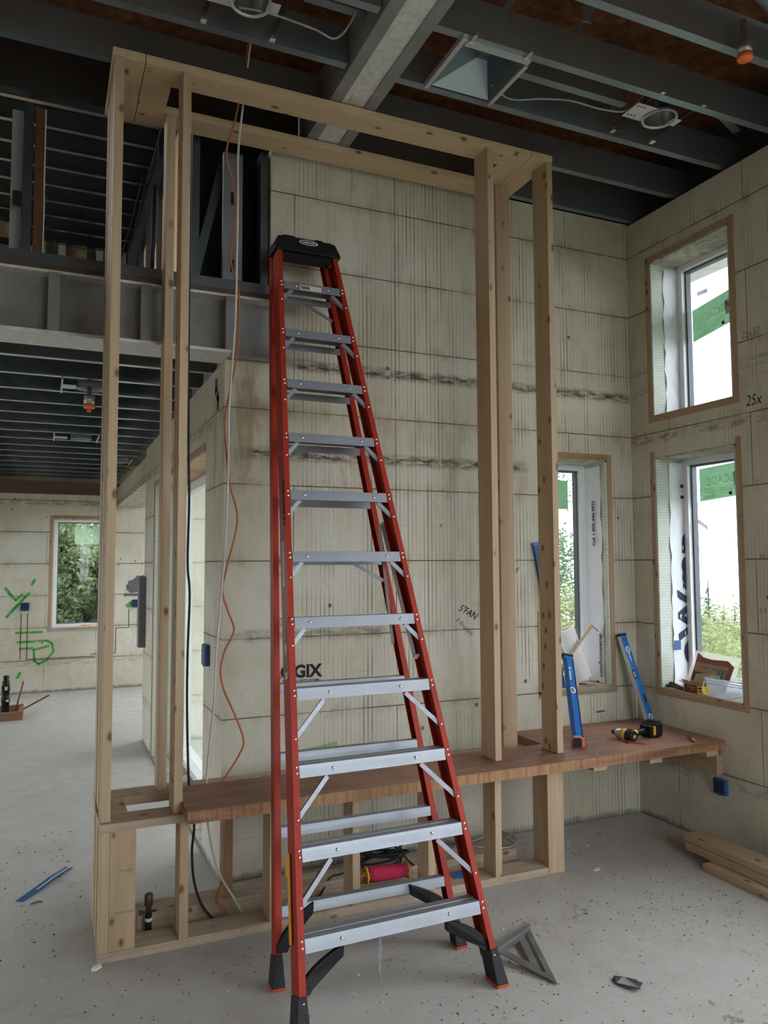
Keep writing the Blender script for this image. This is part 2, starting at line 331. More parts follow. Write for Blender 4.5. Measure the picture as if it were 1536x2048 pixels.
def obj(name, m, mat, parent=None, label=None, bevel=0, keep=False):
    """one mesh object; shapes are given in world coordinates"""
    lo = Vector([min(v[i] for v in m.v) for i in range(3)]); hi = Vector([max(v[i] for v in m.v) for i in range(3)])
    org = Vector((0, 0, 0)) if keep else Vector(((lo.x+hi.x)/2, (lo.y+hi.y)/2, lo.z))
    me = bpy.data.meshes.new(name); me.from_pydata([v-org for v in m.v], [], m.f); me.update()
    me.polygons.foreach_set('use_smooth', m.sm); me.materials.append(mat)
    o = bpy.data.objects.new(name, me); COL.objects.link(o)
    o.location = org - (worldoff(parent) if parent else Vector((0, 0, 0)))
    if parent: o.parent = parent
    if label: o['label'] = label
    fix.append(o)
    if bevel:
        b = o.modifiers.new('bevel', 'BEVEL'); b.width = bevel; b.segments = 2; b.limit_method = 'ANGLE'; b.angle_limit = .7
    return o
fix = []
def tag(o, label, cat, group=None, kind=None):
    if label: o['label'] = label
    if cat: o['category'] = cat
    if group: o['group'] = group
    if kind: o['kind'] = kind
    return o
def thing(name, label, cat, loc, group=None):
    o = bpy.data.objects.new(name, None); COL.objects.link(o); o.location = loc; o.empty_display_size = .05
    return tag(o, label, cat, group)
def struct(name, m, mat, label, cat=None):
    return tag(obj(name, m, mat, keep=True), label, cat or name.split('_')[0], kind='structure')
def dup(root, loc, label=None):
    r = root.copy(); COL.objects.link(r); r.location = loc
    if label: r['label'] = label
    for ch in list(root.children):
        c = ch.copy(); COL.objects.link(c); c.parent = r
        for gch in ch.children: d = gch.copy(); COL.objects.link(d); d.parent = c
    return r
def smooth(pts, n=6):
    P = [Vector(p) for p in pts]; P = [P[0]*2-P[1]] + P + [P[-1]*2-P[-2]]; out = []
    for i in range(1, len(P)-2):
        for k in range(n):
            t = k/n; a, b, c, d = P[i-1:i+3]
            out.append(.5*((2*b) + (c-a)*t + (2*a-5*b+4*c-d)*t*t + (3*b-a-3*c+d)*t**3))
    out.append(P[-2]); return out
def text(name, body, size, origin, right, up, mat, parent, depth=.0008, mirror=False, bold=0.0, align='LEFT', label=None, sx=1.0, shear=0.0):
    cu = bpy.data.curves.new(name, 'FONT'); cu.body = body; cu.size = size; cu.extrude = 0; cu.offset = bold; cu.align_x = align; cu.shear = shear; cu.resolution_u = 3
    t = bpy.data.objects.new('tmp', cu); COL.objects.link(t); dg = bpy.context.evaluated_depsgraph_get(); dg.update()
    me = bpy.data.meshes.new_from_object(t.evaluated_get(dg)); bpy.data.objects.remove(t); bpy.data.curves.remove(cu)
    R, U = Vector(right).normalized(), Vector(up).normalized(); N = R.cross(U); O = Vector(origin)
    if mirror: R = -R
    m = MB(); m.add([O + R*(v.co.x*sx) + U*v.co.y + N*depth for v in me.vertices], [tuple(p.vertices) for p in me.polygons])
    bpy.data.meshes.remove(me)
    return obj(name, m, mat, parent, label)
def strokes(name, lines, w, origin, right, up, mat, parent, off=.001, label=None):
    """hand-drawn marker or paint lines as thin ribbons on a surface"""
    R, U = Vector(right).normalized(), Vector(up).normalized(); N = R.cross(U); O = Vector(origin) + N*off; m = MB()
    for ln in lines:
        for (a, b), (c, d) in zip(ln, ln[1:]):
            p, q = O + R*a + U*b, O + R*c + U*d; dv = (q-p); 
            if dv.length < 1e-6: continue
            dv.normalize(); s = dv.cross(N)*w/2; e = dv*w*.3
            m.add([p-s-e, p+s-e, q+s+e, q-s+e], [(0, 1, 2, 3)])
    return obj(name, m, mat, parent, label)
# ================================================================== THE SETTING
XR, YB, XL, YF = 3.555, 4.0, .84, 10.78
XW, YN = -3.4, -2.2                      # the unseen sides of the hall
m = MB(); m.box(XW-.3, XR+.35, YN-.3, YF+.3, -.2, 0); struct('floor', m, FLOOR, 'grey dusty concrete floor slab strewn with crumbs and sawdust')
# right wall with its two stacked windows; back wall with the corner window; return wall with the sliding door
m = MB().grid_wall('y', XR, XR+.30, YN, YB, 0, 3.88, [(3.155, 3.79, .82, 2.28), (3.155, 3.79, 2.545, 3.56), (.95, 2.35, .5, 3.5), (-1.7, .45, .5, 3.5)]); w_right = struct('wall_right', m, ICFY, 'dirty white ribbed foam block wall on the right with two stacked windows')
m = MB().grid_wall('x', YB, YB+.30, XL, XR+.30, 0, 2.69, [(2.83, 3.345, .82, 2.275)]); m.grid_wall('x', YB, YB+.30, 1.085, XR+.30, 2.69, 3.90, []); w_back = struct('wall_back', m, ICFX, 'ribbed foam block back wall behind the red ladder, stained brown')
m = MB().grid_wall('y', XL, XL+.30, YB+.30, 7.49, 0, 2.69, [(4.51, 6.78, .02, 2.29)]); m.box(XL, XL+.30, 7.49, YF, 2.38, 2.62); w_ret = struct('wall_return', m, ICFY, 'white foam block wall with the sliding door opening, left of the back wall')
m = MB().grid_wall('x', YF, YF+.30, XW, 3.2, 0, 2.52, [(.075, .74, .80, 2.21), (-2.9, -1.2, .8, 2.2)]); w_far = struct('wall_far', m, ICFFAR, 'far pale foam block wall of the lower room with a window onto leaves')
m = MB().grid_wall('y', XW-.3, XW, YN, YF+.3, 0, 6.0, [(7.8, 9.2, .9, 2.2), (4.5, 6.7, .3, 2.3), (4.9, 10.4, 3.4, 5.7)]); struct('wall_left', m, ICFY, 'foam block wall on the far left side of the hall')  # unseen openings, added and enlarged to brighten the lower floor and the loft
m = MB().grid_wall('x', YN-.3, YN, XW, XR+.3, 0, 4.4, [(.9, 3.3, .9, 3.4)]); struct('wall_near', m, ICFX, 'foam block wall with patio openings at the near side of the hall')  # the opening is out of view, placed and sized to light the hall
m = MB().grid_wall('y', 3.2, 3.5, 7.49, YF, 0, 2.5, [(8.2, 9.8, .8, 2.2)]); m.box(1.14, 3.5, 7.3, 7.49, 0, 2.5); struct('wall_nook', m, ICFY, 'foam block wall closing the nook beside the far room')
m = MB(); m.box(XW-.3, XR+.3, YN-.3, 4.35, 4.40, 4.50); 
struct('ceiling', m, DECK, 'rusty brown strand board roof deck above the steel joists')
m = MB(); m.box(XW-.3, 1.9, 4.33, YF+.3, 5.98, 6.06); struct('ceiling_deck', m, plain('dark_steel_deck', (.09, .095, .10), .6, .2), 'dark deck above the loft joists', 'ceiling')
m = MB(); m.box(XW-.3, 1.9, YF, YF+.3, 2.6, 5.98); m.box(1.8, 1.9, 4.3, YF, 2.7, 6.0); m.box(XW-.3, 1.9, 4.35, 4.42, 4.5, 6.0)
struct('ceiling_loft', m, OSB, 'strand board lining of the loft above the lower room', 'ceiling')
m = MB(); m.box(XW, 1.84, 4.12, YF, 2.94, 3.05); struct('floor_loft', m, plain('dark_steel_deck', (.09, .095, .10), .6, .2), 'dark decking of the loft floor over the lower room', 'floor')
m = MB(); m.box(XW, 1.14, YF-.06, YF+.2, 2.52, 2.68); struct('trim_1', m, OLDWOOD, 'dark weathered timber ledger on top of the far wall', 'trim')
m = MB(); m.box(XR+.30, 4.80, -1.0, 6.0, 3.90, 4.0); struct('trim_2', m, plain('pale_soffit', (.62, .66, .70), .7), 'pale roof soffit outside above the upper right window', 'trim')

m = MB(); m.box(XR+.27, XR+.3, YN, 4.3, 3.88, 4.4); m.box(1.10, XR+.3, 4.25, 4.3, 3.9, 4.4); struct('trim_3', m, plain('dark_rim_steel', (.05, .055, .06), .6, .2), 'dark steel rim closing the joist ends on top of the walls', 'trim')
# ------------------------------------------------------------------ windows
def window(name, label, P, u0, u1, z0, z1, depth, wood_v, wood_h, trims='lrtb', mull=False, sticker=None, wrap_side=None, wrap_from=.45):
    """P(u, w, z) maps wall coordinates to the world; w grows outward"""
    def bx(m, a, b, c, d, e, f):
        p, q = P(a, c, e), P(b, d, f); m.box(min(p[0], q[0]), max(p[0], q[0]), min(p[1], q[1]), max(p[1], q[1]), e, f)
    s = 1 if u1 > u0 else -1
    root = tag(thing(name, label, 'window', P((u0+u1)/2, .1, z0)), None, None, kind='structure')
    t = .038
    if 'l' in trims: m = MB(); bx(m, u0-s*t, u0, -.004, .05, z0-t, z1+t); obj('trim_board', m, wood_v, root, bevel=.002)
    if 'r' in trims: m = MB(); bx(m, u1, u1+s*t, -.004, .05, z0-t, z1+t); obj('trim_board', m, wood_v, root, bevel=.002)
    if 't' in trims: m = MB(); bx(m, u0, u1, -.004, .05, z1, z1+t); obj('trim_board', m, wood_h, root, bevel=.002)
    if 'b' in trims: m = MB(); bx(m, u0, u1, -.004, .05, z0-t, z0); obj('trim_board', m, wood_h, root, bevel=.002)
    g = .012
    m = MB(); bx(m, u0, u0+s*g, .0, depth, z0, z1); bx(m, u1-s*g, u1, .0, depth, z0, z1); obj('side_lining', m, PERF, root, 'perforated pale foam web lining')
    m = MB(); bx(m, u0, u1, .0, depth, z1-g, z1); obj('head_lining', m, mat_osb('window_head_board', (.56, .54, .46), (.34, .32, .26)) if 'window_head_board' not in MATS else MATS['window_head_board'], root)
    m = MB(); bx(m, u0, u1, .0, depth, z0, z0+g*.6); obj('sill', m, WOODD, root)
    k = .045; fd = .06
    m = MB(); a, b = u0+s*g, u1-s*g
    bx(m, a, a+s*k, depth-.02, depth+fd, z0, z1); bx(m, b-s*k, b, depth-.02, depth+fd, z0, z1); bx(m, a+s*k, b-s*k, depth-.02, depth+fd, z1-k, z1); bx(m, a+s*k, b-s*k, depth-.02, depth+fd, z0, z0+k)
    obj('window_frame', m, VINYL, root, bevel=.003)
    m = MB(); a2, b2 = a+s*k, b-s*k; r = .012
    bx(m, a2, a2+s*r, depth+.01, depth+.05, z0+k, z1-k); bx(m, b2-s*r, b2, depth+.01, depth+.05, z0+k, z1-k); bx(m, a2, b2, depth+.01, depth+.05, z1-k-r, z1-k); bx(m, a2, b2, depth+.01, depth+.05, z0+k, z0+k+r)
    obj('glazing_bead', m, plain('dark_glazing_gasket', (.10, .12, .14), .5), root)
    m = MB(); bx(m, a2, b2, depth+.035, depth+.040, z0+k, z1-k); obj('glass', m, GLASS, root)
    if wrap_side:
        uu0 = (u0+s*g if wrap_side == 'l' else u1-s*g); sg = s if wrap_side == 'l' else -s
        m = MB(); N = 26; vs = []; fs = []; random.seed(len(name)+int(z0*100))
        for i in range(N+1):
            z = z0+.01+(z1-z0-.04)*i/N
            for j in range(5):
                w = depth*wrap_from + (depth*(1-wrap_from)-.005)*j/4 + (random.uniform(-.006, .006) if j == 0 else 0)
                vs.append(P(uu0+sg*(.004+.004*math.sin(i*1.3+j*2)+random.uniform(0, .002)), w, z))
        for i in range(N):
            for j in range(4): q = i*5+j; fs.append((q, q+1, q+6, q+5))
        m.add(vs, fs, True); wr = obj('housewrap_strip', m, WRAP, root, 'crinkled white housewrap'); return root, wr
    return root, None
PR = lambda u, w, z: (XR+w, u, z)
PB = lambda u, w, z: (u, YB+w, z)
w1, wr1 = window('window_1', 'upper right window with a tilted green sticker on its glass', PR, 3.79, 3.155, 2.545, 3.56, .235, WOODR, WOODRY, wrap_side='l', wrap_from=.42)
w2, wr2 = window('window_2', 'lower right window with tools and tubs on its sill', PR, 3.79, 3.155, .82, 2.28, .235, WOODR, WOODRY, 'lrb', wrap_side='l', wrap_from=.42)
w3, wr3 = window('window_3', 'narrow corner window behind the wooden posts with a paper roll on the sill', PB, 2.83, 3.345, .82, 2.275, .225, WOODR, WOODRX, 'rt', wrap_side='r', wrap_from=.2)
m = MB(); m.box(2.785, 2.822, YB-.006, YB+.04, .80, 1.31); obj('trim_board', m, WOODR, w3, bevel=.002)
m = MB(); m.box(2.785, 3.385, YB-.006, YB+.05, .782, .82); obj('trim_board', m, mat_wood('mossy_sill_board', 'x', (.42, .38, .26), (.25, .22, .14), False, .7), w3, bevel=.002)
w4, _ = window('window_4', 'window in the far wall filled with green leaves', PB.__class__ and (lambda u, w, z: (u, YF+w, z)), .075, .74, .80, 2.21, .10, WOODR, WOODRX, 'lt')
m = MB(); m.box(.037, .78, YF-.01, YF+.03, .765, .80); obj('trim_board', m, plain('grey_sill_board', (.33, .33, .31), .8), w4)
# sliding door in the return wall
d1 = tag(thing('door_1', 'tall sliding glass door in the return wall, seen edge-on', 'door', (XL+.25, 5.6, 0)), None, None, kind='structure')
X0 = 1.06
m = MB()
for a, b in ((4.51, 4.58), (5.58, 5.68), (6.71, 6.78)): m.box(X0, X0+.07, a, b, .02, 2.28)
m.box(X0, X0+.07, 4.51, 6.78, 2.20, 2.28); m.box(X0-.03, X0+.10, 4.51, 6.78, .0, .07); obj('door_frame', m, VINYL, d1, bevel=.003)
m = MB(); m.box(X0+.03, X0+.035, 4.58, 6.71, .07, 2.20); obj('glass', m, FROST, d1, 'hazy greenish glass')
m = MB(); m.box(XL+.0, X0+.1, 6.768, 6.78, .02, 2.29); obj('side_lining', m, PERF, d1, 'perforated white foam web lining')
m = MB(); m.box(XL-.006, XL+.03, 6.78, 6.815, .02, 2.29); obj('trim_board', m, WOODR, d1)
m = MB(); m.box(XL-.006, XL+.04, 4.53, 6.80, 2.285, 2.32); obj('trim_board', m, WOODRY, d1)
m = MB(); m.box(XL, X0+.1, 4.53, 6.77, 2.27, 2.285); obj('head_lining', m, MATS.get('window_head_board') or OSB, d1)
m = MB(); m.box(XL+.28, XL+.30, 4.3, 6.9, 0, .02)
# ----- writing and marks on glass, wrap and walls
def sticker(par, y_left, y_right, zl0, zl1, zr0, zr1, x, ang):
    nrm = (1, 0, 0)
    m = MB(); p = [(x, y_left, zl0), (x, y_right, zr0), (x, y_right, zr1), (x, y_left, zl1)]; m.prism(p, (.0006, 0, 0)); st = obj('sticker', m, GREENF, par, 'green translucent sticker with mirrored lettering')
    R = Vector((0, y_right-y_left, zr0-zl0)).normalized(); U = Vector((1, 0, 0)).cross(R); U = U if U.z > 0 else -U
    W = abs(y_right-y_left); H = zl1-zl0; base = Vector((x-.001, y_left, zl0))
    # words read mirrored from inside: they start at the far right end
    text('lettering', 'CASCADE', H*.36, base + R*(.375) + U*H*.44, R, U, CREAMF, st, 0, mirror=True, sx=.92)
    text('lettering', 'W I N D O W S', H*.10, base + R*(.30) + U*H*.30, R, U, CREAMF, st, 0, mirror=True, sx=1.1)
    text('lettering', 'CASCADE', H*.10, base + R*(W*.32) + U*H*.07, R, U, DARKG, st, 0, mirror=True)
    m = MB(); q = base + R*W*.56 + U*H*.06; m.prism([q, q+R*.022, q+R*.022+U*.02, q+U*.02], (.0004, 0, 0)); obj('sticker_mark', m, INK, st)
    m = MB()
    for i in range(4):
        for a, b in ((.05, .30), (.40, .62)):
            q = base + R*W*a + U*H*(.80+.0 - i*.0) + U*H*(-.62+.055*i if b < .35 else -.66+.05*i); m.prism([q, q+R*W*(b-a), q+R*W*(b-a)+U*.003, q+U*.003], (.0004, 0, 0))
    obj('small_print', m, CREAMF, st)
    q = base + R*W*.66 + U*H*.30
    m = MB(); m.prism([q, q+R*.075, q+R*.075+U*H*.42, q+U*H*.42], (.0005, 0, 0)); obj('sticker_patch', m, PAPERT, st)
GX = XR+.235+.034
sticker(w1, 3.70, 3.27, 3.035, 3.245, 3.105, 3.312, GX, 0)
sticker(w2, 3.685, 3.27, 1.995, 2.205, 2.02, 2.222, GX, 0)
for par, y0, z0, dy, dz in ((w1, 3.655, 3.355, .085, -.038*0), (w2, 3.705, 1.885, .075, -.045)):
    m = MB(); a = Vector((GX-.001, y0, z0)); R = Vector((0, -dy, dz)); U = Vector((0, 0, -.028)); m.prism([a, a+R, a+R+U, a+U], (.0006, 0, 0)); obj('paper_tag', m, PAPERT, par, 'small faded paper tag')
# corner window sticker, far window sticker
m = MB(); m.box(3.06, 3.225, YB+.225+.030, YB+.225+.031, 1.97, 2.165); s3 = obj('sticker', m, GREENF, w3, 'pale green sticker')
m = MB(); m.box(.335, .72, YF+.10+.030, YF+.10+.031, 1.88, 2.09); obj('sticker', m, mat_film('pale_sticker_film', (.55, .72, .52), .35, .25, .02), w4, 'pale see-through sticker')
# wrap lettering
text('lettering', 'oWrap', .20, (XR+.285, 3.7695, .96), (0, 0, 1), (-1, 0, 0), NAVY, wr2, 0, bold=.006, sx=1.45)
m = MB(); m.box(XR+.10, XR+.155, 3.768, 3.7685, 1.055, 1.115); obj('printed_bar', m, plain('wrap_blue', (.05, .12, .32), .6), wr2)
m = MB(); m.box(XR+.19, XR+.228, 3.768, 3.7685, 2.02, 2.04); m.box(XR+.19, XR+.228, 3.768, 3.7685, 2.09, 2.11); m.box(XR+.215, XR+.228, 3.768, 3.7685, 2.02, 2.11); obj('printed_bar', m, NAVY, wr2)
text('lettering', 'Call 1-800-448-9835', .036, (3.3165, YB+.10, 1.72), (0, 0, 1), (0, 1, 0), INK, wr3, 0, bold=.0012)
text('lettering', '.com/homewrap', .044, (3.3165, YB+.055, .86), (0, 0, 1), (0, 1, 0), INK, wr3, 0, bold=.0012)
# back wall print and scribbles
BR, BU = (1, 0, 0), (0, 0, 1)
text('wall_print', 'LOGIX', .092, (1.105, YB-.0012, 1.005), BR, BU, INK, w_back, 0, bold=.0038, sx=.98)
text('wall_print', 'IDEA TO CONCRETE FORM', .021, (1.105, YB-.0012, .978), BR, BU, INK, w_back, 0, bold=.0003, sx=1.0)
text('marker_writing', "5'FAN", .062, (2.225, YB-.0012, 1.335), (.88, 0, -.47), (.47, 0, .88), INK, w_back, 0, sx=.8, bold=.0004, shear=.3)
text('marker_writing', "5' Fireplace.", .036, (2.205, YB-.0012, 1.275), (.76, 0, -.65), (.65, 0, .76), INK, w_back, 0, sx=.85, shear=.4)
text('marker_writing', "9'", .055, (2.625, YB-.0012, 1.545), BR, BU, INK, w_back, 0, sx=.7, shear=.3)
text('marker_writing', '25x', .085, (XR-.0012, 3.075, 2.475), (0, -1, 0), BU, INK, w_right, 0, sx=.8, shear=.2)
text('marker_writing', '25x57', .06, (XR-.0012, 3.09, 2.86), (0, -1, 0), BU, plain('faded_ink', (.25, .22, .19), .8), w_right, 0, sx=.8, shear=.2)
text('marker_writing', "24", .05, (XR-.0012, 3.03, 1.62), (0, -1, 0), BU, plain('faded_ink', (.25, .22, .19), .8), w_right, 0, sx=.8, shear=.2)
text('marker_writing', "4'4", .05, (XR-.0012, 3.04, 1.33), (0, -1, 0), BU, plain('faded_ink', (.25, .22, .19), .8), w_right, 0, sx=.8, shear=.2)
SPRAY = mat_film('green_spray_paint', (.02, .58, .05), .62, .8, .45); SPRAYP = mat_film('faint_green_spray', (.12, .62, .08), .35, .8)
FR = (1, 0, 0)
def spray(lines, w, o, par, mat=SPRAY): return strokes('spray_mark', lines, w, o, FR, BU, mat, par, .002)
spray([[(0, .10), (.05, .03), (.12, -.05), (.19, .02)], [(.02, -.26), (.10, -.16), (.22, -.02), (.27, .03)], [(.30, .14), (.33, .20)]], .035, (-.46, YF, 1.22), w_far)
spray([[(0, 0), (.30, 0)], [(.02, -.12), (.36, -.11)], [(.05, -.20), (.20, -.20)], [(.36, -.11), (.42, -.15), (.44, -.25), (.36, -.36), (.27, -.40), (.22, -.36), (.21, -.22), (.38, -.18)], [(.03, -.56), (.06, -.50)]], .03, (-.33, YF, .76), w_far)
spray([[(0, 0), (.04, .03)]], .06, (1.0, YF, 1.06), w_far)
spray([[(0, 0), (.10, .015), (.16, 0)]], .035, (1.23, YB, .45), w_back, SPRAYP)
spray([[(0, 0), (.12, .02), (.3, .03)], [(.05, .03), (.25, .055)]], .035, (1.21, YB, .575), w_back, SPRAYP)
# grey mortar smears
MORT = plain('grey_mortar', (.12, .125, .125), .9)
m = MB(); pts = []; random.seed(3)
for i in range(26):
    t = 2*math.pi*i/26; r = 1+random.uniform(-.12, .12); pts.append((1.14+.16*r*math.cos(t)*(1.0), YF-.003, 1.36+.105*r*math.sin(t)+.06*math.cos(t)))
m.prism(pts, (0, .003, 0)); obj('mortar_patch', m, MORT, w_far, 'dark grey mortar smear')
strokes('mortar_patch', [[(0, 0), (.25, .0), (.36, .02)]], .035, (.96, YF, 1.21), FR, BU, MORT, w_far, .003)
strokes('mortar_patch', [[(0, 0), (.0, -.03)], [(-.07, .13), (-.02, .12)], [(-.08, .06), (.05, .05)]], .02, (XR, 2.90, 1.36), (0, -1, 0), BU, MORT, w_right, .002)
strokes('mortar_patch', [[(0, 0), (.03, 0), (.06, .003)]], .012, (3.22, YB, .665), FR, BU, MORT, w_back, .002)
m = MB(); m.box(XR-.002, XR, 2.935, 2.985, 1.05, 1.17); obj('mortar_patch', m, MORT, w_right, 'square grey smudge')
# ragged foam edge along the top of the wall corner: torn sealant strip on the return wall
strokes('sealant_smear', [[(0, 0), (.0, -.05), (.06, -.11), (.05, -.16)]], .05, (XL, 4.22, 2.62), (0, -1, 0), BU, MORT, w_ret, .003)
# grooves cut for the far boxes
m = MB()
for x in (-.275, -.20): m.box(x-.004, x+.004, YF-.002, YF, .42, 1.0)
m.box(-.20, .6, YF-.002, YF, .42, .428); m.box(.55, .86, YF-.002, YF, .45, .458); m.box(.855, .863, YF-.002, YF, .45, .78); m.box(.86, 1.02, YF-.002, YF, .776, .784)
for x in (1.02, 1.13): m.box(x-.004, x+.004, YF-.002, YF, .78, 1.02)
obj('cut_groove', m, INK, w_far)
# ================================================================== STEEL OVERHEAD
def cjoist(m, x0, x1, y, z0, z1, fl=.041, t=.004, lip=.013):
    """C section running along x, web facing the viewer"""
    poly = [(0, z0), (fl, z0), (fl, z0+lip), (fl-t, z0+lip), (fl-t, z0+t), (t, z0+t), (t, z1-t), (fl-t, z1-t), (fl-t, z1-lip), (fl, z1-lip), (fl, z1), (0, z1)]
    return m.ext((x0, y, 0), (x1, y, 0), poly, (0, 1, 0), (0, 0, 1))
Z0, Z1 = 3.90, 4.075
for y, w in ((3.94, 'tight against the back wall'), (3.55, 'second from the back wall'), (3.165, 'third from the back, behind the duct boot'), (2.775, 'fourth from the back'), (2.385, 'by the orange cap'), (1.995, 'at the very top right corner'), (1.605, 'nearest the viewer')):
    m = MB(); cjoist(m, 1.47, XR+.26, y, Z0, Z1 if y < 3.9 else 4.12)
    tag(obj('ceiling_joist', m, GALV), 'galvanised ceiling joist right of the boxed beam, ' + w, 'joist', 'steel joists right of the boxed beam')
for y, w in ((3.55, 'above the front of the wood frame'), (3.165, 'behind the left downlight'), (2.775, 'in front of the left downlight'), (2.385, 'nearest the viewer')):
    m = MB(); cjoist(m, XW, 1.215, y, Z0, Z1); tag(obj('ceiling_joist', m, GALV), 'galvanised ceiling joist left of the boxed beam, ' + w, 'joist', 'steel joists left of the boxed beam')
m = MB(); cjoist(m, XW, 1.215, 3.93, 3.88, 4.28, .05); tag(obj('header_joist', m, GALVD), 'deep dark steel header joist over the loft edge behind the wood frame', 'joist')
m = MB(); cjoist(m, 1.99, 2.70, 3.00, 3.98, 4.10, .045); tag(obj('short_joist', m, GALV), 'short galvanised channel between two joists beside the square duct boot', 'joist')
m = MB(); cjoist(m, .95, 1.215, 2.95, 4.0, 4.12, .045); tag(obj('short_joist', m, GALV), 'short galvanised channel behind the top left downlight', 'joist')
# boxed beam
bm = thing('boxed_beam', 'grey boxed steel beam crossing under the joists towards the back wall', 'beam', (1.345, 1.5, 3.85))
m = MB(); m.box(1.225, 1.285, -.5, YB-.02, 3.885, 4.12); obj('side_channel', m, PRIMER, bm); m = MB(); m.box(1.405, 1.465, -.5, YB-.02, 3.885, 4.12); obj('side_channel', m, PRIMER, bm)
m = MB(); m.box(1.2855, 1.4045, -.5, YB-.02, 3.892, 4.1); obj('cover_plate', m, FLANGE, bm)
m = MB(); m.box(1.318, 1.372, 3.36, 3.42, 3.886, 3.892); obj('tape_patch', m, plain('crumpled_foil', (.75, .76, .76), .3, .8), bm)
# hangers and braces between the joists
def hanger(label, p0, p1, w, mat=GALV, t=.004): m = MB(); m.beam(p0, p1, w, t, (0, 1, 0) if abs(p0[0]-p1[0]) < .001 and abs(p0[1]-p1[1]) < .001 else (0, 0, 1)); return tag(obj('joist_hanger', m, mat), label, 'hanger')
hanger('flat steel hanger rising behind the second joist, near the top centre', (2.14, 2.62, 4.0), (2.14, 2.62, 4.38), .05)
hanger('flat steel hanger beside the short channel end and downlight', (2.70, 3.10, 4.0), (2.70, 3.10, 4.38), .05)
hanger('flat steel hanger above the wood frame, left corner', (.375, 3.34, 4.0), (.375, 3.34, 4.38), .06)
hanger('thin pale brace leaning at the top centre between joists', (1.72, 2.42, 4.06), (1.80, 2.60, 4.35), .028, GALVL)
hanger('diagonal steel brace running to the right wall beside the downlight', (2.85, 2.84, 4.12), (3.5, 3.02, 4.02), .045)
hanger('diagonal steel brace beside the orange capped sprinkler', (2.62, 2.30, 4.2), (3.3, 2.40, 4.05), .045)
hanger('left of two slanted braces behind the duct boot', (1.86, 3.12, 4.10), (2.02, 2.86, 4.37), .04)
hanger('right of two slanted braces behind the duct boot', (2.28, 3.13, 4.10), (2.42, 2.86, 4.37), .04)
m = MB(); m.tube([(2.42, 2.56, 4.03), (2.60, 2.42, 4.08)], .006, 6); tag(obj('thin_rod', m, GALVL), 'thin bright rod spanning between two joists near the sprinkler', 'rod')
m = MB(); m.box(1.02, 1.19, 3.10, 3.12, 4.10, 4.22); tag(obj('wood_block', m, plain('red_brown_block', (.33, .14, .09), .8)), 'reddish wood block between joists left of the boxed beam', 'block')

# square duct boot
db = thing('duct_boot', 'square shiny sheet metal duct boot with bright rails in the ceiling', 'duct', (1.79, 2.98, 3.90))
x0, x1, y0, y1, zb = 1.635, 1.95, 2.84, 3.145, 3.895
m = MB(); ap = (1.86, 3.02); zt = zb+.13; q = .03
m.add([(x0, y0, zb), (x1, y0, zb), (x1, y1, zb), (x0, y1, zb), (ap[0]-q, ap[1]-q, zt), (ap[0]+q, ap[1]-q, zt), (ap[0]+q, ap[1]+q, zt), (ap[0]-q, ap[1]+q, zt)], [(0, 1, 5, 4), (1, 2, 6, 5), (2, 3, 7, 6), (3, 0, 4, 7), (4, 5, 6, 7)])
ho = obj('hopper', m, DUCT, db); sd = ho.modifiers.new('thick', 'SOLIDIFY'); sd.thickness = .002
for a in ((x0-.03, x0-.008, y0-.06, y1+.02), (x1+.008, x1+.028, y0+.0, y1+.02)): m = MB(); m.box(*a, zb-.012, zb+.014); obj('mounting_rail', m, GALVL, db, 'bright mounting rail')
m = MB(); m.box(x0-.0, x1+.02, y0-.035, y0-.01, zb-.010, zb+.02); br = obj('cross_rail', m, GALVL, db)
for x in (x0+.02, x1-.01): m = MB(); m.box(x-.007, x+.007, y0-.09, y0-.012, zb-.006, zb+.012); obj('clamp', m, RIVET, br)

def downlight(label, c, r, plate, bars, can_h=.12):
    t = thing('recessed_downlight', label, 'light fixture', c)
    cx, cy, cz = c; s, ln = plate
    m = MB(); m.box(cx+r*.8, cx+r+.035, cy-.03, cy+.03, cz+.001, cz+.003); obj('side_tab', m, plain('white_metal_plate', (.60, .61, .60), .5, .3), t)
    m = MB(); m.box(cx-.195, cx-r*.75, cy-.062, cy+.062, cz+.001, cz+.003)
    pt_ = obj('mounting_plate', m, plain('white_metal_plate', (.60, .61, .60), .5, .3), t)
    for i in range(6): m = MB(); m.box(cx-.18+.02*(i % 3), cx-.172+.02*(i % 3), cy-.045+.075*(i//3), cy-.035+.075*(i//3), cz, cz+.001); obj('slot', m, BLACKR, pt_)
    m = MB(); m.lathe((cx, cy, cz), (0, 0, 1), [(r*1.02, -.006), (r*.9, -.006), (r*.88, .012), (r*.93, .012), (r*1.02, .0)], 32, False); obj('trim_ring', m, GALVL, t)
    m = MB(); m.lathe((cx, cy, cz), (0, 0, 1), [(r*.88, 0), (r*.88, can_h), (.001, can_h)], 32, False); obj('can', m, mat_galv('can_metal', (.42, .44, .46), .3, .9) if 'can_metal' not in bpy.data.materials else bpy.data.materials['can_metal'], t)
    for dx in bars: m = MB(); m.beam((cx+dx, cy-.17, cz+.012), (cx+dx, cy+.19, cz+.012), .006, .018, (1, 0, 0)); b = obj('hanger_bar', m, BLACKR, t); m = MB(); m.box(cx+dx-.012, cx+dx+.012, cy+.165, cy+.20, cz-.008, cz+.012); obj('bar_clip', m, RIVET, b); m = MB(); m.box(cx+dx-.012, cx+dx+.012, cy-.19, cy-.165, cz-.008, cz+.012); obj('bar_clip', m, RIVET, b)
    return t
downlight('round recessed downlight with white perforated plate, right of the duct boot', (2.87, 2.955, 3.915), .088, (.092, .20), (-.15, .12))
downlight('round recessed downlight can at the top left above the wood frame', (.72, 2.985, 3.92), .085, (.092, .20), (-.16, .14))
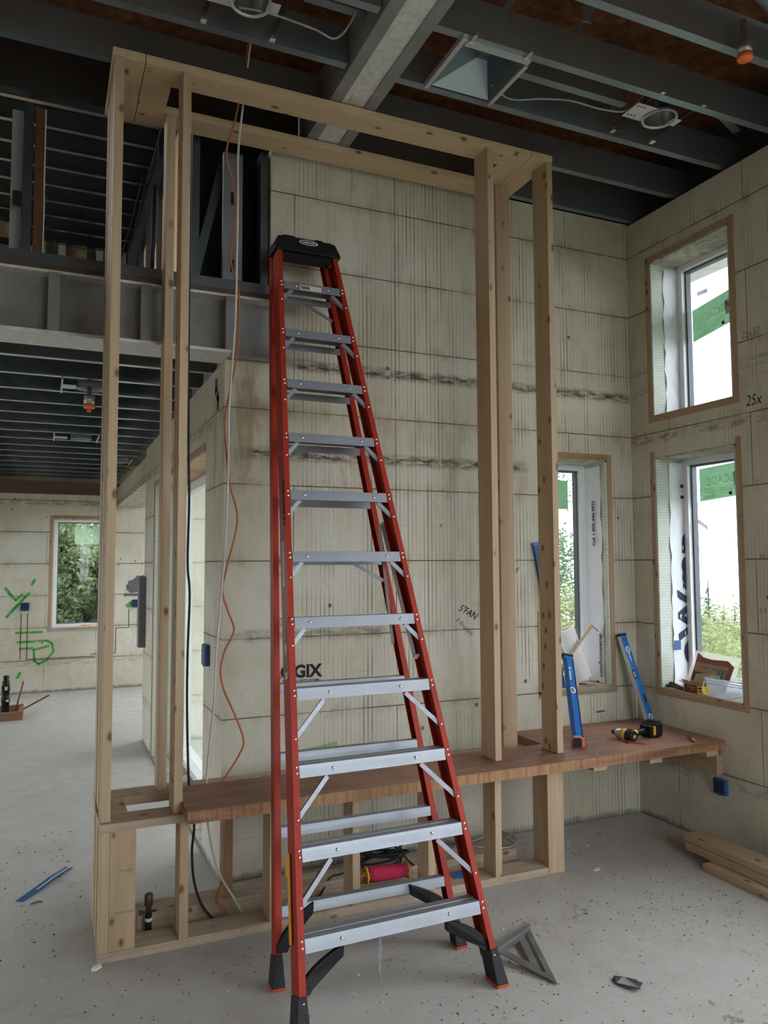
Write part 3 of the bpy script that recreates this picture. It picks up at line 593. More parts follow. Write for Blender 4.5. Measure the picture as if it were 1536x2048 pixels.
# junction box by the first downlight
m = MB(); m.box(2.76, 2.88, 2.80, 2.86, 3.93, 4.03); tag(obj('junction_box', m, BLACKR), 'dark junction box behind the right downlight plate', 'box')
# ceiling cables
m = MB(); m.tube(smooth([(1.93, 3.08, 3.93), (2.05, 3.10, 3.90), (2.2, 3.06, 3.915), (2.35, 3.02, 3.92), (2.52, 2.99, 3.90), (2.68, 2.99, 3.93), (2.75, 2.93, 4.0)]), .0045, 6); tag(obj('ceiling_cable', m, GREYCORD), 'grey cable sagging between the duct boot and the downlight', 'cable')
m = MB(); m.tube(smooth([(.45, 3.02, 3.97), (.62, 3.06, 3.94), (.80, 3.03, 3.93), (1.0, 3.02, 3.91), (1.11, 3.04, 3.91), (1.17, 2.99, 3.98), (1.18, 2.9, 4.05)]), .005, 6); tag(obj('ceiling_cable', m, GREYCORD), 'grey cable hanging in a loop left of the boxed beam', 'cable')
def sprinkler(label, c, r, tilt=(0, 0, 1)):
    t = thing('sprinkler_head', label, 'sprinkler', c); m = MB(); m.lathe(c, tilt, [(r*1.0, .0), (r*1.0, .05), (r*.9, .052), (r*.4, .056), (r*.4, .16)], 20); obj('threaded_collar', m, mat_galv('collar', (.6, .6, .6), .35, .9) if 'collar' not in bpy.data.materials else bpy.data.materials['collar'], t)
    m = MB(); m.lathe(c, tilt, [(.001, -.022), (r*.96, -.022), (r*1.03, -.018), (r*1.03, .002), (.001, .002)], 20, False); obj('cap', m, ORANGE, t, 'orange plastic cap'); return t
sprinkler('orange capped sprinkler head at the top right corner', (2.77, 2.335, 3.84), .032)
s_ = sprinkler('orange capped sprinkler head hanging under the lower room ceiling', (.215, 4.92, 2.575), .032)
m = MB(); m.lathe((.215, 4.92, 2.553), (0, 0, -1), [(.012, 0), (.012, .022), (.001, .022)], 10); obj('cap_tip', m, ORANGE, s_)

# ------------------------------------------------------------------ lower room ceiling
LZ = 2.69
for k in range(16):
    y = 4.315 + .4064*k; m = MB(); cjoist(m, XW, XL+.02 if y < 10.5 else 1.1, y, LZ, LZ+.235, .041)
    tag(obj('floor_joist', m, mat_galv('lower_joist', (.58, .62, .65), .20, 1.0) if 'lower_joist' not in bpy.data.materials else bpy.data.materials['lower_joist']), ('nearest', 'second', 'third', 'fourth', 'fifth', 'sixth', 'seventh', 'eighth', 'ninth', 'tenth', 'eleventh', 'twelfth', 'thirteenth', 'fourteenth', 'fifteenth', 'farthest')[k] + ' pale edged steel joist of the lower room ceiling, counted from the I-beam', 'joist', 'steel joists over the lower room')
# I-beam along the loft edge
ib = thing('steel_i_beam', 'grey primed steel I-beam with stiffener plates carrying the loft edge', 'beam', (-1.2, 3.98, 2.69))
m = MB(); m.box(XW, .845, 3.86, 4.10, 2.69, 2.705); obj('bottom_flange', m, FLANGE, ib, 'pale bottom flange')
m = MB(); m.box(XW, 1.085, 3.975, 3.990, 2.705, 2.995); m.box(.845, 1.085, 3.955, 4.05, 2.69, 2.705); obj('web', m, PRIMER, ib)
m = MB(); m.box(XW, 1.085, 3.90, 4.10, 2.995, 3.008); obj('top_flange', m, FLANGE, ib)
for x in (-.9, -.43, .005, .425, .845): m = MB(); m.box(x-.026, x+.026, 3.885, 3.974, 2.7055, 2.9945); obj('stiffener_plate', m, PRIMER, ib)
m = MB(); m.box(XW, 1.083, 3.93, 4.11, 3.009, 3.045); tag(obj('sill_plate', m, OLDWOOD), 'weathered wooden sill plate lying on the steel I-beam', 'plate')
m = MB(); m.box(XW, 1.083, 3.99, 4.10, 3.046, 3.085); m.box(XW, 1.083, 3.99, 3.994, 3.085, 3.12); tag(obj('bottom_track', m, GALVD), 'dark green-grey steel track along the loft edge', 'track')
# loft framing
def stud(label, x, w, y, d, z0, z1, mat=GALVD, name='steel_stud', group=None):
    m = MB(); t = .003
    m.ext((0, 0, z0), (0, 0, z1), [(x, y), (x+w, y), (x+w, y+.012), (x+w-t, y+.012), (x+w-t, y+t), (x+t, y+t), (x+t, y+d-t), (x+w-t, y+d-t), (x+w-t, y+d-.012), (x+w, y+d-.012), (x+w, y+d), (x, y+d)], (1, 0, 0), (0, 1, 0)); return tag(obj(name, m, mat), label, 'stud', group)
zt = 3.878
stud('dark steel stud of the loft edge wall, first right of the wooden posts', .662, .040, 4.03, .09, 3.088, zt)
stud('dark steel stud of the loft edge wall, at the wall corner', 1.035, .042, 4.03, .09, 3.088, zt)
stud('dark steel stud in the loft, set behind the edge wall', .70, .04, 4.24, .09, 3.06, 4.4)
w_ = stud('wide galvanised steel stud with punched holes beside the hanging cables', .845, .105, 4.10, .04, 3.088, zt, mat_galv('mottled_stud', (.30, .33, .33), .45, .7))
for z in (3.24, 3.62): m = MB(); m.box(.885, .905, 4.098, 4.1, z-.035, z+.035); obj('punched_hole', m, INK, w_)
m = MB(); m.beam((.69, 4.2, 3.09), (.86, 4.2, 3.86), .045, .02, (0, 1, 0)); tag(obj('diagonal_brace', m, GALVD), 'dark diagonal steel brace in the loft wall, right of the wooden posts', 'brace')
m = MB(); m.box(.66, 1.08, 4.34, 4.36, 3.06, 4.48); tag(obj('loft_partition', m, plain('black_membrane', (.018, .02, .024), .7)), 'black membrane panel behind the loft edge studs', 'panel')
# loft side wall running away
for k, y in enumerate((4.5, 4.9, 7.45, 9.0, 9.6, 10.2)):
    stud(('nearest', 'second nearest', 'third', 'fourth', 'fifth', 'farthest')[k] + ' dark steel stud in the loft side wall left of the orange sheet', .905, .04, y, .09, 3.06, 5.78)
m = MB(); m.beam((.93, 4.5, 5.74), (.93, 10.6, 5.74), .06, .05); tag(obj('side_wall_track', m, GALVD), 'dark steel track along the head of the loft side wall', 'track')
m = MB(); m.box(.96, .98, 4.37, 10.7, 3.06, 5.96); tag(obj('side_membrane', m, MATS['black_membrane']), 'black membrane lining the long loft side wall', 'panel')
m = MB(); m.beam((.545, 4.28, 3.87), (.335, 4.28, 3.07), .045, .03, (0, 1, 0)); tag(obj('stair_stringer', m, GALVD), 'dark slanted steel member in the loft, left of the tall posts', 'brace')
m = MB(); m.prism([(.948, 8.17, 3.07), (.948, 5.6, 3.07), (.948, 5.6, 5.20), (.948, 7.05, 5.35), (.948, 8.21, 4.70)], (.012, 0, 0)); p_ = tag(obj('plywood_sheet', m, PLY), 'swirly orange plywood sheet on the loft side wall, lit between the wooden posts', 'panel')
m = MB(); m.lathe((.9475, 7.55, 4.50), (-1, 0, 0), [(.26, 0), (.001, .001)], 24, False); obj('stain', m, plain('orange_stain', (.50, .17, .07), .7), p_, 'round orange stain')
m = MB(); m.prism([(.948, 10.45, 3.07), (.948, 8.85, 3.07), (.948, 8.85, 5.22), (.948, 10.45, 4.95)], (.012, 0, 0)); tag(obj('plywood_sheet', m, OSB), 'pale plywood sheet farther along the loft side wall', 'panel')
m = MB(); m.tube([(.475, 4.12, 3.09), (.482, 4.12, 3.62)], .012, 6); tag(obj('conduit', m, BLACKR), 'thin black conduit standing left of the orange plywood panel', 'conduit')
for i, (xa, ya, za, xb, zb2) in enumerate(((.43, 4.2, 3.70, .31, 3.10), (.45, 4.2, 3.66, .345, 3.15))):
    m = MB(); m.tube(smooth([(xa, ya, za), ((xa+xb)/2+.01, ya, (za+zb2)/2+.05), (xb+.01, ya, zb2+.1), (xb+.03, ya-.02, zb2)]), .005, 6); tag(obj('loft_wire', m, BLACKR), ('outer' if i == 0 else 'inner') + ' of two black wires drooping in the loft left of the tall posts', 'cable')
# loft ceiling joists
for k in range(9):
    y = 7.36 + .4064*k; m = MB(); cjoist(m, XW, .94, y, 5.79, 5.97, .05); tag(obj('loft_joist', m, bpy.data.materials['lower_joist']), ('nearest', 'second', 'third', 'fourth', 'fifth', 'sixth', 'seventh', 'eighth', 'farthest')[k] + ' bright edged steel joist under the loft ceiling, counted from the front', 'joist', 'steel joists under the loft ceiling')
# loft far wall studs and ducts
for x, mt, nm, lb in ((.05, GALVD, 'steel_stud', 'dark steel stud on the loft far wall, second from the left'), (.20, GALVL, 'steel_stud', 'pale steel stud on the loft far wall'), (.55, GALVD, 'steel_stud', 'dark slanted looking stud on the loft far wall, third'), (.66, GALVL, 'steel_stud', 'bright steel stud on the loft far wall by the white pipe')): stud(lb, x-.15, .09, YF-.12, .1, 3.06, 5.78, mt)
m = MB(); m.box(-.2, .93, YF-.18, YF-.125, 5.15, 5.22); tag(obj('cross_channel', m, GALVD), 'dark steel channel across the loft far wall', 'channel')
m = MB(); m.tube(smooth([(.1, YF-.3, 5.2), (.35, YF-.3, 5.33), (.6, YF-.3, 5.3), (.8, YF-.25, 5.42)]), .012, 6); tag(obj('loft_wire', m, WHCORD), 'white wire looping across the loft far wall', 'cable')
# posts at the left loft edge
stud('pale galvanised steel stud at the far left of the loft edge', -.205, .05, 4.12, .05, 3.088, zt, GALVL)
stud('dark steel stud at the loft edge beside the galvanised one', -.148, .042, 4.03, .09, 3.088, zt)
m = MB(); m.box(-.098, -.05, 4.06, 4.15, 3.088, zt); tag(obj('wooden_stud', m, mat_wood('brown_stud', 'z', (.23, .12, .07), (.15, .08, .045)), bevel=.002), 'brown wooden stud at the loft edge, left of the wood frame', 'stud')
m = MB(); m.tube(smooth([(-.052, 4.05, 3.87), (-.052, 4.05, 3.5), (-.050, 4.05, 3.35), (-.052, 4.05, 3.09)]), .004, 6); tag(obj('white_rod', m, WHITE), 'thin white cable running down the brown wooden stud', 'cable')
m = MB(); m.box(-.19, -.15, 4.02, 4.06, 3.36, 3.42); tag(obj('black_device_box', m, BLACKR), 'small black box clipped to the left loft studs', 'box')
m = MB(); m.box(-.42, -.14, 4.5, 4.75, 3.28, 3.45); tag(obj('plywood_box', m, OSB), 'plywood box standing in the loft at the far left', 'box')
m = MB(); m.tube(smooth([(-.42, 4.35, 3.44), (-.25, 4.30, 3.42), (-.10, 4.22, 3.395), (-.055, 4.2, 3.37), (-.07, 4.2, 3.30), (-.13, 4.22, 3.24), (-.25, 4.25, 3.25), (-.42, 4.3, 3.26)]), .017, 10); tag(obj('black_hose', m, BLACKR), 'thick black hose bent around the left loft studs', 'hose')

# lower room ceiling lights
def slimlight(label, c, w=.2, ring=True):
    t = thing('ceiling_light_bracket', label, 'light fixture', c); cx, cy, cz = c
    m = MB(); m.box(cx-w*.5, cx-w*.12, cy-.05, cy+.05, cz, cz+.004); obj('plate', m, GALVL, t)
    m = MB(); m.lathe((cx+w*.3, cy, cz), (0, 0, 1), [(.085, -.004), (.075, -.004), (.072, .05), (.08, .05), (.085, 0)], 24, False); obj('ring', m, plain('dim_ring', (.30, .31, .33), .5, .4), t)
    for dx in (-w*.52, w*.8): m = MB(); m.box(cx+dx-.005, cx+dx+.005, cy-.19, cy+.19, cz-.002, cz+.012); obj('hanger_bar', m, GALVL, t)
    return t
slimlight('slim light bracket with a dark ring under the lower room ceiling, nearest', (.165, 4.93, 2.675))
slimlight('slim light bracket under the lower room ceiling, second from the front', (.17, 6.95, 2.675), .26)
slimlight('slim light bracket under the lower room ceiling, by the return wall', (.62, 8.4, 2.675), .2)
# ================================================================== TIMBER FRAME AND BENCH
fr = thing('timber_frame', 'tall open frame of pale pine studs and plates around the bench', 'wooden frame', (1.4, 3.6, 0))
def bd(name, x0, x1, y0, y1, z0, z1, mat, label=None): m = MB(); m.box(x0, x1, y0, y1, z0, z1); return obj(name, m, mat, fr, label, bevel=.0022)
PZ = .555
bd('bottom_plate', .225, 2.415, 3.41, 3.55, 0, .038, WOODD); bd('bottom_plate', .40, 2.36, 3.62, 3.765, 0, .038, WOODD); bd('bottom_plate', .40, 2.36, 3.62, 3.765, .0385, .076, WOODD)
bd('middle_plate', .225, 2.52, 3.41, 3.55, .5165, PZ-.005, WOODD); bd('middle_plate', .225, 2.50, 3.75, 3.90, .5165, PZ, WOODD); bd('blocking', .25, .345, 3.551, 3.749, .517, .552, WOODY)
for x in (.545, .935, 1.328, 1.72, 2.098): bd('short_stud', x, x+.038, 3.41, 3.53, .0385, .516, WOODZ)
bd('corner_stud', 2.42, 2.52, 3.415, 3.455, 0, .516, WOODZ, 'wide face of the right corner stud'); bd('corner_stud', 2.42, 2.458, 3.456, 3.55, 0, .516, WOODZ)
pn = bd('end_board', .2655, .368, 3.412, 3.45, .0385, .516, WOODZ, 'broad board at the left end'); bd('short_stud', .228, .265, 3.411, 3.55, .0385, .516, WOODZ)
bd('short_stud', .228, .266, 3.60, 3.72, 0, .516, WOODZ); bd('short_stud', .228, .266, 3.765, 3.90, 0, .516, WOODZ); bd('short_stud', .785, .823, 3.64, 3.75, .0765, .516, mat_wood('reddish_stud', 'z', (.40, .23, .15), (.28, .15, .09)))
# upper posts
bd('stud', .228, .266, 3.43, 3.57, PZ-.004, 3.841, WOODZ); bd('stud', .228, .266, 3.60, 3.72, PZ, 3.841, WOODZ); bd('stud', .228, .266, 3.77, 3.90, PZ+.001, 3.841, WOODZ)
bd('stud', .520, .557, 3.43, 3.565, PZ-.004, 3.841, WOODZ); bd('stud', .499, .540, 3.785, 3.90, PZ+.001, 3.841, WOODZ)
bd('stud', 2.120, 2.158, 3.435, 3.575, .6015, 3.841, WOODZ); bd('stud', 2.503, 2.541, 3.435, 3.575, .6015, 3.841, WOODZ); bd('stud', 2.375, 2.468, 3.76, 3.80, PZ+.001, 3.841, WOODZ)
# top plates
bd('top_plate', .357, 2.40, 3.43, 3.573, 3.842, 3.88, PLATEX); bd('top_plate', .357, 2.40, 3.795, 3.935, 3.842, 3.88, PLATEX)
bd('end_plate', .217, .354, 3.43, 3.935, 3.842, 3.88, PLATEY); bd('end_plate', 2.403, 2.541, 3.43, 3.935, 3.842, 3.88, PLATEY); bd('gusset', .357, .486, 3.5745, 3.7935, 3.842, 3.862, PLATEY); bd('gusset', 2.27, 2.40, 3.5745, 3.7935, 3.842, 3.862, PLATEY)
# printed grade stamps on the end board
text('grade_stamp', 'SPF 2x6', .012, (.305, 3.4112, .352), (1, 0, 0), (0, 0, 1), plain('stamp_ink', (.12, .09, .07), .8), pn, 0); text('grade_stamp', 'KD-HT S-GRN', .012, (.288, 3.4112, .185), (1, 0, 0), (0, 0, 1), MATS['stamp_ink'], pn, 0)
m = MB(); m.box(.30, 2.35, 3.552, 3.618, .0, .003); tag(obj('membrane_strip', m, BLACKR), 'black membrane strip on the floor between the two bottom plates', 'membrane')  # flat black strip stands in for shadow and dirt in the plate gap
# bench
bt = thing('bench_top', 'worn reddish brown bench top running from the posts to the right wall', 'bench', (2.0, 3.45, .55))
pts = [(.553, 3.272), (3.553, 3.302), (3.553, 3.995), (2.572, 3.995), (2.562, 3.655), (.553, 3.655)]
m = MB(); m.prism([(x, y, .5505) for x, y in pts], (0, 0, .0495)); obj('top_board', m, BENCH, bt, bevel=.002)
m = MB(); m.prism([(.553, 3.268, .5505), (3.553, 3.298, .5505), (3.553, 3.3015, .5505), (.553, 3.2715, .5505)], (0, 0, .048)); obj('front_edge', m, EDGE, bt, 'striped laminated front edge')
for x0, y0, n in ((2.665, 3.345, 'a'), (3.045, 3.345, 'b'), (3.44, 3.325, 'c')): m = MB(); m.box(x0, x0+.09, y0, 3.99, .512, .55); obj('bearer', m, WOODY, bt, bevel=.002)
m = MB(); m.box(3.515, 3.5535, 3.325, 3.99, .405, .511); obj('wall_ledger', m, WOODRY, bt, bevel=.002)
# lumber pile by the right wall
def board(label, x0, x1, y0, y1, z, h=.036, tw=0): m = MB(); m.prism([(x0+tw, y1, z), (x1+tw, y1, z), (x1, y0, z), (x0, y0, z)], (0, 0, h)); return tag(obj('lumber_board', m, WOODY, bevel=.002), label, 'board', None)
board('pale pine board on the floor, topmost of the pile by the right wall', 3.225, 3.365, .9, 3.345, .0745, tw=.045)
board('pine board in the middle of the pile by the right wall', 3.205, 3.345, .9, 3.315, .0375, tw=.045)
board('pine board lying on the floor at the bottom of the pile by the right wall', 3.165, 3.305, .9, 3.13, .0, tw=.02)
# ================================================================== STEPLADDER
ld = thing('stepladder', 'tall folded red fibreglass stepladder with aluminium steps leaning on the back wall', 'ladder', (1.22, 2.75, 0))
AL, AR = Vector((.832, 2.588, 0)), Vector((1.624, 2.607, 0)); BL, BRv = Vector((.0200, .0995, .2755)), Vector((-.0218, .0982, .2755))
XA = (AR-AL).normalized()
def Lp(k, off=(0, 0, 0)): return AL + BL*k + Vector(off)
def Rp(k, off=(0, 0, 0)): return AR + BRv*k + Vector(off)
def rail(name, p0, p1, inward, depth, fl=.030, t=.0045, mat=RED, out=.016):
    d = (p1-p0).normalized(); a = inward - d*inward.dot(d); a.normalize(); b = a.cross(d) if a.x < 0 else d.cross(a)
    if b.y < 0: b = -b
    out = fl*.5; poly = [(-out, 0), (fl-out, 0), (fl-out, t), (t-out, t), (t-out, depth-t), (fl-out, depth-t), (fl-out, depth), (-out, depth)]
    m = MB(); m.ext(p0, p1, poly, a, b); return obj(name, m, mat, ld), a, b
fl_, aL, bL = rail('front_rail', Lp(.36), Lp(11.75), XA, .088, .025); fr_, aR, bR = rail('front_rail', Rp(.36), Rp(11.75), -XA, .088, .025)
# rear legs
CL, CR = Vector((.842, 2.93, 0)), Vector((1.628, 2.93, 0)); TL, TR = Vector((1.070, 3.880, 3.215)), Vector((1.363, 3.880, 3.215))
dl, dr = (TL-CL), (TR-CR)
rl_, aRL, bRL = rail('rear_rail', CL+dl*.035, CL+dl*1.03, XA, .050, .027); rr_, aRR, bRR = rail('rear_rail', CR+dr*.035, CR+dr*1.03, -XA, .050, .027)
RV = []
def rivet(m, p, n, r=.0062): m.lathe(p, n, [(r, 0), (r*.85, .0025), (r*.4, .0042), (.0004, .0045)], 10, False)
for k in range(1, 12):
    pl, pr_ = Lp(k), Rp(k); x = (pr_-pl).normalized(); up = (BL+BRv).normalized(); n = -bL
    il, ir = pl + aL*.0145, pr_ + aR*.0145
    # tread and lips: profile in (depth, height)
    yv = Vector((0, 1, -.05)).normalized(); zv = Vector((0, .30, .954)).normalized()
    dp = .080; lip = .046
    poly = [(0.001, .012), (dp*.25, .014), (dp*.27, .011), (dp*.5, .011), (dp*.52, .014), (dp*.75, .014), (dp*.77, .011), (dp, .012), (dp, -.026), (dp-.003, -.026), (dp-.003, .008), (.004, .008), (.004, -lip+.012), (0.001, -lip+.012)]
    m = MB(); m.ext(il, ir, poly, yv, zv); st = obj('step', m, ALU, ld)
    for s, q in ((.12, il), (-.12, ir)): m = MB(); rivet(m, q + x*s*(.55 if k > 4 else 1.15) - yv*.0 + zv*-.010, -bL, .0065); obj('rivet', m, RIVET, st)
    for q, w, par in ((pl, aL, fl_), (pr_, aR, fr_)):
        for dz in (.006, -.016): m = MB(); rivet(m, q + w*.002 + up*dz, -bL); obj('rivet', m, RIVET, par)
        bl = .085 if k > 4 else .16; m = MB(); rivet(m, (Lp(k-(bl+.02)/.29) if q is pl else Rp(k-(bl+.02)/.29)) + w*.002, -bL); obj('rivet', m, RIVET, par)
    # diagonal braces under the step
    L1, H1 = (.045, .075) if k > 4 else (.115, .15)
    for base, fn, w in ((il, Lp, aL), (ir, Rp, aR)):
        p = base + w*L1 + yv*.012 - zv*.032; q = fn(k-H1/.29-.10) + w*.006 + yv*.012
        if k == 1: continue
        m = MB(); m.beam(p, q, .018, .003, yv); m.beam(p+yv*.018, q+yv*.018, .003, .022, yv); obj('step_brace', m, ALU, ld, 'diagonal aluminium brace')
    # horizontal bar between the rear rails
    f = (k*.274-.004)/3.215; q0, q1 = CL + dl*f + aRL*.014, CR + dr*f + aRR*.014
    m = MB(); m.ext(q0, q1, [(0, .002), (.026, .004), (.026, .0), (.003, -.001), (.003, -.036), (0, -.036)], (0, 1, 0), (0, .25, .968)); obj('rear_bar', m, ALU, ld)
for k, s in ((11, 1), (6, 1), (6, -1)):
    f = (k*.274-.004)/3.215; q0, q1 = CL + dl*f, CR + dr*f; f2 = f-.035
    if s > 0: m = MB(); m.beam(q1 + Vector((-.15, .01, -.03)), CR + dr*f2 + Vector((-.02, .01, 0)), .016, .004, (0, 1, 0))
    else: m = MB(); m.beam(q0 + Vector((.09, .01, -.03)), CL + dl*(f2+.01) + Vector((.02, .01, 0)), .016, .004, (0, 1, 0))
    obj('rear_brace', m, ALU, ld)
# spreader bars folded by the right rails
sp = MB(); a0 = Rp(6.55) + Vector((-.022, .105, 0)); sp.beam(a0, Rp(4.35) + Vector((-.028, .06, 0)), .022, .004, (1, .3, 0)); o1 = obj('spreader', sp, mat_alu('worn_aluminium', (.42, .40, .38), .42), ld)
sp = MB(); sp.beam(Rp(6.5)+Vector((-.036, .11, 0)), Rp(4.6) + Vector((-.085, .13, -.02)), .018, .004, (1, .3, 0)); obj('spreader', sp, o1.data.materials[0], ld)
m = MB(); m.beam(Rp(4.36)+Vector((-.035, .05, 0)), Rp(4.40)+Vector((.006, .04, 0)), .014, .014); m.lathe(Rp(4.36)+Vector((-.033, .045, 0)), (0, -1, 0), [(.011, 0), (.011, .01)], 12); obj('spreader_hinge', m, plain('dull_steel', (.25, .22, .20), .5, .6), ld)
# top cap
cl, cr = Lp(11.72), Rp(11.72); xv = (cr-cl).normalized(); bk = Vector((0, 1, -.03)).normalized(); uv = Vector((0, .33, .944)).normalized()
c0 = cl - xv*.030 - bk*.012; W = (cr-cl).length + .060
prof = [(0, 0), (W, 0), (W, .012), (W-.022, .082), (W-.05, .092), (W-.085, .090), (W-.095, .098), (W/2+.05, .098), (W/2+.04, .092), (W/2-.06, .092), (W/2-.07, .099), (.06, .099), (.048, .092), (.024, .086), (0, .012)]
m = MB(); m.ext(c0 + uv*.0, c0 + bk*.125, [(a, b) for a, b in prof], xv, uv, [(a, b-.004) for a, b in prof]); cap = obj('top_cap', m, BLACK, ld, bevel=.004)
lower = MB(); lower.ext(c0 + xv*.045 + bk*.03 - uv*.030, c0 + xv*(W-.045) + bk*.03 - uv*.030, [(0, 0), (.07, 0), (.07, .031), (0, .031)], bk, uv); 
for i in range(5): q = c0 + xv*(.055+i*(W-.12)/4) + bk*.035 - uv*.038; lower.obox(q, xv*.008, bk*.008, uv*.009)
obj('cap_rib', lower, BLACKR, cap)
# oval badge on the cap
bc = c0 + xv*(W*.52) + uv*.066 - bk*.0015; m = MB(); N = 40; out = []; inn = []
for i in range(N): t = 2*math.pi*i/N; out.append(bc + xv*.052*math.cos(t) + uv*.0165*math.sin(t)); inn.append(bc + xv*.044*math.cos(t) + uv*.0128*math.sin(t))
m.add(out+inn, [(i, (i+1) % N, N+(i+1) % N, N+i) for i in range(N)]); obj('badge_ring', m, WHITE, cap)
text('lettering', 'WERNER', .0165, bc - uv*.0058 - bk*.0003, xv, uv, WHITE, cap, 0, align='CENTER', bold=.0005, sx=1.05)
# labels
def webpoint(k, f): return Lp(k) - aL*.0128 + bL*f
def weblabel(k0, k1, f0, f1, mat, lab=None, par=fl_): m = MB(); m.prism([webpoint(k0, f0), webpoint(k0, f1), webpoint(k1, f1), webpoint(k1, f0)], aL*-.0006); return obj('rail_label', m, mat, par, lab)
weblabel(5.55, 6.25, .028, .062, PAPER, 'grey instruction label'); weblabel(4.2, 4.7, .030, .062, PAPER, 'pale instruction label'); weblabel(4.72, 5.05, .030, .055, plain('label_red', (.42, .12, .08), .6)); weblabel(4.3, 4.55, .032, .06, plain('label_grey', (.12, .12, .12), .7))
text('lettering', 'WERNER', .045, webpoint(6.45, .028) - aL*.0008, BL.normalized(), -bL, INK, fl_, 0, bold=.0016, sx=1.25)
text('lettering', 'AJ61', .022, Lp(4.95) - bL*.0008 - aL*.004, BL.normalized(), -aL.cross(Vector((0, 0, 0))) if False else -aL, plain('dark_red_ink', (.12, .01, .005), .7), fl_, 0)
q = Lp(11) + aL*.0145; st11 = (Rp(11)-Lp(11)).normalized(); m = MB(); a = q + st11*.085 - Vector((0, .0012, 0)) + Vector((0, .3, .954))*-.030
m.prism([a, a+st11*.115, a+st11*.115+Vector((0, .3, .954))*.030, a+Vector((0, .3, .954))*.030], (0, -.0006, 0)); lb = obj('step_label', m, PAPER, ld, 'pale warning label on the top step')
b = a + st11*.006 + Vector((0, .3, .954))*.006 - Vector((0, .0008, 0)); m = MB(); m.prism([b, b+st11*.045, b+st11*.045+Vector((0, .3, .954))*.018, b+Vector((0, .3, .954))*.018], (0, -.0004, 0)); obj('step_label_block', m, plain('brown_red_block', (.30, .08, .05), .7), lb)
# orange tape clip on the left rail
m = MB(); p = Lp(.98) - aL*.018 + bL*.05; u = BL.normalized(); m.prism([p, p+bL*.022, p+bL*.022+u*.30, p+u*.30], aL*-.004)
m.prism([p+u*.22+bL*.02, p+u*.22+bL*.045, p+u*.275+bL*.055, p+u*.27+bL*.02], aL*-.004); obj('clip_strip', m, plain('amber_clip', (.85, .38, .03), .45), ld, 'orange strip clipped on the left rail')
# feet: flared black shoes with red rubber pads
def foot(pb, d, a, b, depth, h=.125, w0=.034, w1=.052):
    m = MB(); p0 = Vector(pb); tp = p0 + d*(h/d.z); z = Vector((0, 0, 1))
    A = [(-.006, -.006), (w1-.004, -.006), (w1-.004, depth+.010), (-.006, depth+.010)]
    e = -.019 - (w1-w0)/2
    vs0 = [p0 + Vector((a.x, a.y, 0)).normalized()*(e+u) + Vector((0, 1, 0))*(v-.006) + z*.012 for u, v in ((0, 0), (w1, 0), (w1, depth+.014), (0, depth+.014))]
    vs1 = [tp + a*(-.019+u) + b*(v-.003) for u, v in ((0, 0), (w0, 0), (w0, depth+.006), (0, depth+.006))]
    m.add(vs0+vs1, [(0, 1, 2, 3), (7, 6, 5, 4), (0, 4, 5, 1), (1, 5, 6, 2), (2, 6, 7, 3), (3, 7, 4, 0)]); f = obj('foot_shoe', m, BLACK, ld, bevel=.003)
    m = MB(); lo = [Vector((v.x, v.y, .0005)) for v in vs0]; hi = [Vector((v.x, v.y, .0118)) for v in vs0]; m.add(lo+hi, [(3, 2, 1, 0), (4, 5, 6, 7), (0, 1, 5, 4), (1, 2, 6, 5), (2, 3, 7, 6), (3, 0, 4, 7)]); obj('foot_pad', m, plain('red_rubber', (.45, .07, .03), .7), f)
foot(AL, BL, aL, bL, .074); foot(AR, BRv, aR, bR, .074); foot(CL, dl/dl.z, aRL, bRL, .045, .115); foot(CR, dr/dr.z, aRR, bRR, .045, .115)
# black curved corner braces
def cbrace(P, w, kfoot, ktop, reach, yoff):
    m = MB(); pts = []; pts2 = []
    for i in range(9):
        t = i/8; k = kfoot + (ktop-kfoot)*t; x = .012 + reach*(t**1.5); wd = .021+.005*math.sin(math.pi*t)
        c = P(k) + w*x + Vector((0, yoff, 0)); d = (BL*1.0*(1-t) + w*.30*t).normalized(); nn = Vector((0, 1, 0)).cross(d).normalized()
        pts.append(c+nn*wd); pts2.append(c-nn*wd)
    m.prism(pts+pts2[::-1], (0, .022, 0)); return obj('corner_brace', m, BLACK, ld, 'curved black plastic corner brace', bevel=.003)
cbrace(Lp, aL, .42, .84, .155, .02); cbrace(Rp, aR, .42, .84, .155, .02)
def Cp(k): return CL + dl*(k*.274/3.215)
def Dp(k): return CR + dr*(k*.274/3.215)
cbrace(Cp, aRL, .45, .95, .13, -.012); cbrace(Dp, aRR, .45, .95, .17, -.012)
